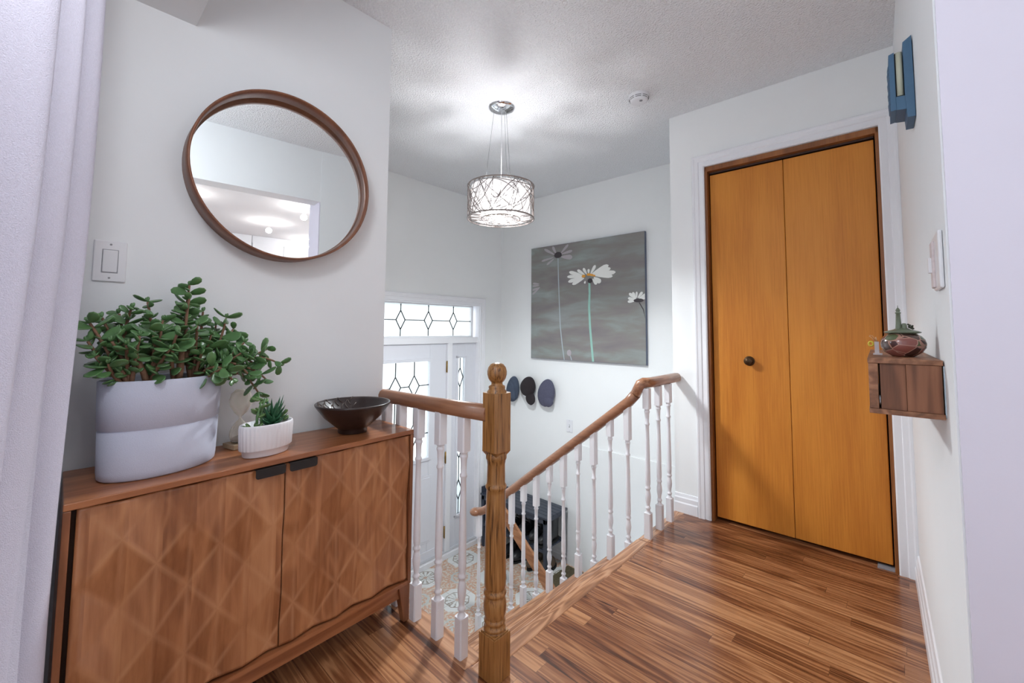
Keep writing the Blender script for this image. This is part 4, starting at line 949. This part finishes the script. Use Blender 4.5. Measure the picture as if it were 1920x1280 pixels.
box('inner_back',darkw,.03,.005,.0115,.04,W_-.018,H_-.0115,sh)
box('back_board',plain('pale_blue_strip',(196,212,224),.5),.004,.0,.004,L_-.01,.0018,H_-.012,sh)
mb=MB(); mb.ell((.010,W_-.019,.030),(.004,.0022,.012),None,8,6); mb.build('clip',steel,sh)
sg=thing('lidded_pot','round carved ceramic pot with a green lighthouse lid on the box shelf','pot',(1.402,.006,1.0265))
def potmat():
    m,nt,b=newmat('carved_pot_glaze'); L=nt.links
    tc=N_(nt,'ShaderNodeTexCoord'); v=N_(nt,'ShaderNodeTexVoronoi',inp={'Scale':34}); mp=N_(nt,'ShaderNodeMapping'); mp.inputs['Scale'].default_value=(1,1,1.5); L.new(tc.outputs['Object'],mp.inputs[0]); L.new(mp.outputs[0],v.inputs['Vector'])
    v2=N_(nt,'ShaderNodeTexVoronoi',feature='DISTANCE_TO_EDGE',inp={'Scale':34}); L.new(mp.outputs[0],v2.inputs['Vector'])
    sp_=N_(nt,'ShaderNodeSeparateColor'); L.new(v.outputs['Color'],sp_.inputs[0])
    cr=N_(nt,'ShaderNodeValToRGB'); cr.color_ramp.interpolation='CONSTANT'; el=cr.color_ramp.elements
    for _ in range(3): el.new(.5)
    for e,(p,c) in zip(el,((0,(70,42,40)),(.2,(140,82,74)),(.45,(88,66,60)),(.65,(84,92,62)),(.85,(112,72,60)))): e.position=p; e.color=lin(c)
    L.new(sp_.outputs[0],cr.inputs[0]); lt=mth(nt,'LESS_THAN',v2.outputs[0],.035)
    mx=N_(nt,'ShaderNodeMix',data_type='RGBA'); L.new(lt,mx.inputs[0]); L.new(cr.outputs[0],mx.inputs[6]); mx.inputs[7].default_value=lin((172,128,112)); L.new(mx.outputs[2],b.inputs['Base Color'])
    b.inputs['Roughness'].default_value=.2; b.inputs['Coat Weight'].default_value=.4
    return m
mb=MB(); mb.lathe([(0,.0),(.020,0),(.024,.003),(.034,.010),(.0415,.022),(.0425,.032),(.040,.042),(.034,.050),(.026,.055),(.022,.056)],seg=40); mb.build('body',potmat(),sg)
greeng=plain('sage_glaze',(104,112,92),.35,var=.25,vscale=60,coat=.2)
mb=MB(); mb.lathe([(0,.056),(.026,.0555),(.0335,.0575),(.0345,.0595),(.030,.0615),(.016,.0655),(.009,.070),(0,.071)],seg=36); ld_=mb.build('lid',greeng,sg)
mb=MB(); mb.lathe([(.0062,.066),(.0052,.080),(.0042,.104),(.0055,.105),(.0055,.107),(.0038,.108),(.0038,.111),(.0048,.112),(.003,.116),(.0008,.119),(.0005,.124),(0,.125)],(-.004,.006,0),20); mb.lathe([(.0055,.066),(.005,.076),(.004,.080),(0,.081)],(-.006,-.004,0),14); mb.build('lighthouse_knob',greeng,ld_)
mb=MB(); rk=random.Random(4)
for k in range(16): mb.ell((-.002+rk.uniform(-.004,.004),-.011-.0006*k+rk.uniform(-.002,.002),.067+rk.random()*.016*(1-k/20)),(.0018,.0026,.002),None,6,4)
mb.build('tree_ornament',plain('dark_sage',(62,64,50),.5),ld_)
# small card figure with a yellow ring
cf=thing('trinket','small pale trinket with a yellow ring and thin wires, left of the lidded pot','ornament',(1.46,.058,1.0265))
mb=MB(); mb.box(-.012,-.012,0,.012,.006,.004); mb.box(-.001,-.006,.004,.001,.003,.034); mb.build('body',plain('pale_card',(206,196,196),.6),cf)
mb=MB(); mb.tube([(0,.010+.0045*math.cos(a),.028+.0055*math.sin(a)) for a in [2*PI*k/16 for k in range(16)]],.0022,6,closed=True); mb.build('ring',plain('yellow_plastic',(214,192,60),.4),cf)
mb=MB(); mb.tube([(0,.001,.034),(0,.008,.044),(0,.013,.048)],.0006,4); mb.tube([(0,.0,.034),(0,.006,.049),(0,.012,.050)],.0006,4); mb.tube([(0,-.002,.034),(0,.0,.046)],.0014,5); mb.build('wire',plain('peach_wire',(214,170,130),.5),cf)
# ================= BLUE WALL ORNAMENT =================
bl=thing('blue_wall_box','blue painted box ornament with a cream core high on the right wall','wall ornament',(1.60,Ry(1.60),1.69),sa)
mb=MB(); LX=.10
mb.prism([(.001,.0),(.018,-.0),(.021,.055),(.021,.222),(.002,.236)],lambda a,b,d:(d,a,b),0,LX); mb.build('back_plate',bluem,bl,bevel=.001)
mb=MB(); mb.prism([(.040,.030),(.052,.028),(.052,.196),(.040,.200)],lambda a,b,d:(d,a,b),0,LX); mb.prism([(.019,.026),(.0405,.029),(.0405,.068),(.019,.066)],lambda a,b,d:(d,a,b),0.001,LX); fp=mb.build('front_plate',bluem,bl,bevel=.001)
mb=MB()
for k in range(9): mb.ell((.04,.052,.045+.015*k),(.04,.0035+.001*(k%2),.008),None,8,5)
mb.build('relief',bluem,fp)
mb=MB(); mb.lathe([(0,.0),(.0085,0),(.0085,.128),(0,.128)],(.014,.031,.072),20); mb.box(.016,.024,.072,LX-.004,.038,.203); mb.build('cream_core',cream,bl)
mb=MB(); mb.box(.008,.0335,.070,LX-.002,.0395,.199); mb.box(.008,.0215,.0685,LX-.002,.0395,.0715); mb.build('black_gap',blk,bl)
gl_=thing('added_globe_lamp','added globe lamp fitting over the hall, out of view, for the fill light','lamp',(0,.62,H))  # added fitting to go with the hall fill light, out of view
mb=MB(); mb.lathe([(.05,0),(.05,-.01),(0,-.02)],seg=20); mb.build('canopy',chrome,gl_)
mb=MB(); mb.tube([(0,0,-.01),(0,0,-.40)],.004,6); mb.build('cord',plastw,gl_)
mb=MB(); mb.lathe([(.03,-.385),(.035,-.395),(.035,-.40)],seg=20); mb.build('fitter',chrome,gl_)
# ================= KITCHEN seen in the mirror =================
potl=plain('lit_downlight',(255,250,246),.4,emis=9)
mb=MB(); mb.box(-.35,-4.19,2.301,3.79,-.205,2.335); struct(mb.build('ceiling_kitchen',plain('smooth_ceiling_paint',(228,226,228),.9)))
for x,y,lab in ((1.32,-1.25,'recessed ceiling light nearest the opening, seen in the mirror'),(1.18,-2.15,'middle recessed ceiling light seen in the mirror'),(1.8,-2.85,'farthest recessed ceiling light seen in the mirror'),(.35,-1.4,'recessed ceiling light near the window side of the kitchen')):
    t=thing('recessed_light',lab,'ceiling light',(x,y,2.30),0,'kitchen ceiling lights')
    mb=MB(); mb.lathe([(.034,0),(.055,0),(.055,-.004),(.036,-.004),(.034,0)],seg=24); mb.build('trim_ring',plastw,t)
    mb=MB(); mb.lathe([(0,-.0005),(.034,-.0005),(.034,-.002),(0,-.002)],seg=20); mb.build('lamp',potl,t)
    point('downlight_'+str(int(x*10)),(x,y,2.20),1.3,(1,.96,.93),.03)
kc=[('nearest the window',-.33),('left of the middle',.42),('right of the middle',1.17),('at the far end',1.92)]
for lab,x in kc:
    t=thing('kitchen_cabinet','tall white kitchen cabinet '+lab+', seen in the mirror','cabinet',(x,-3.1,0),0,'white kitchen cabinets')
    box('body',plastw,0,-.6,0.001,.745,0,2.299,t); 
    for k in range(2): box('door',plastw,.004+.371*k,.001,.12,.370+.371*k,.019,2.2,t,.002)
# fluted bits for the faint line on the stair wall handled by wall_stair_side
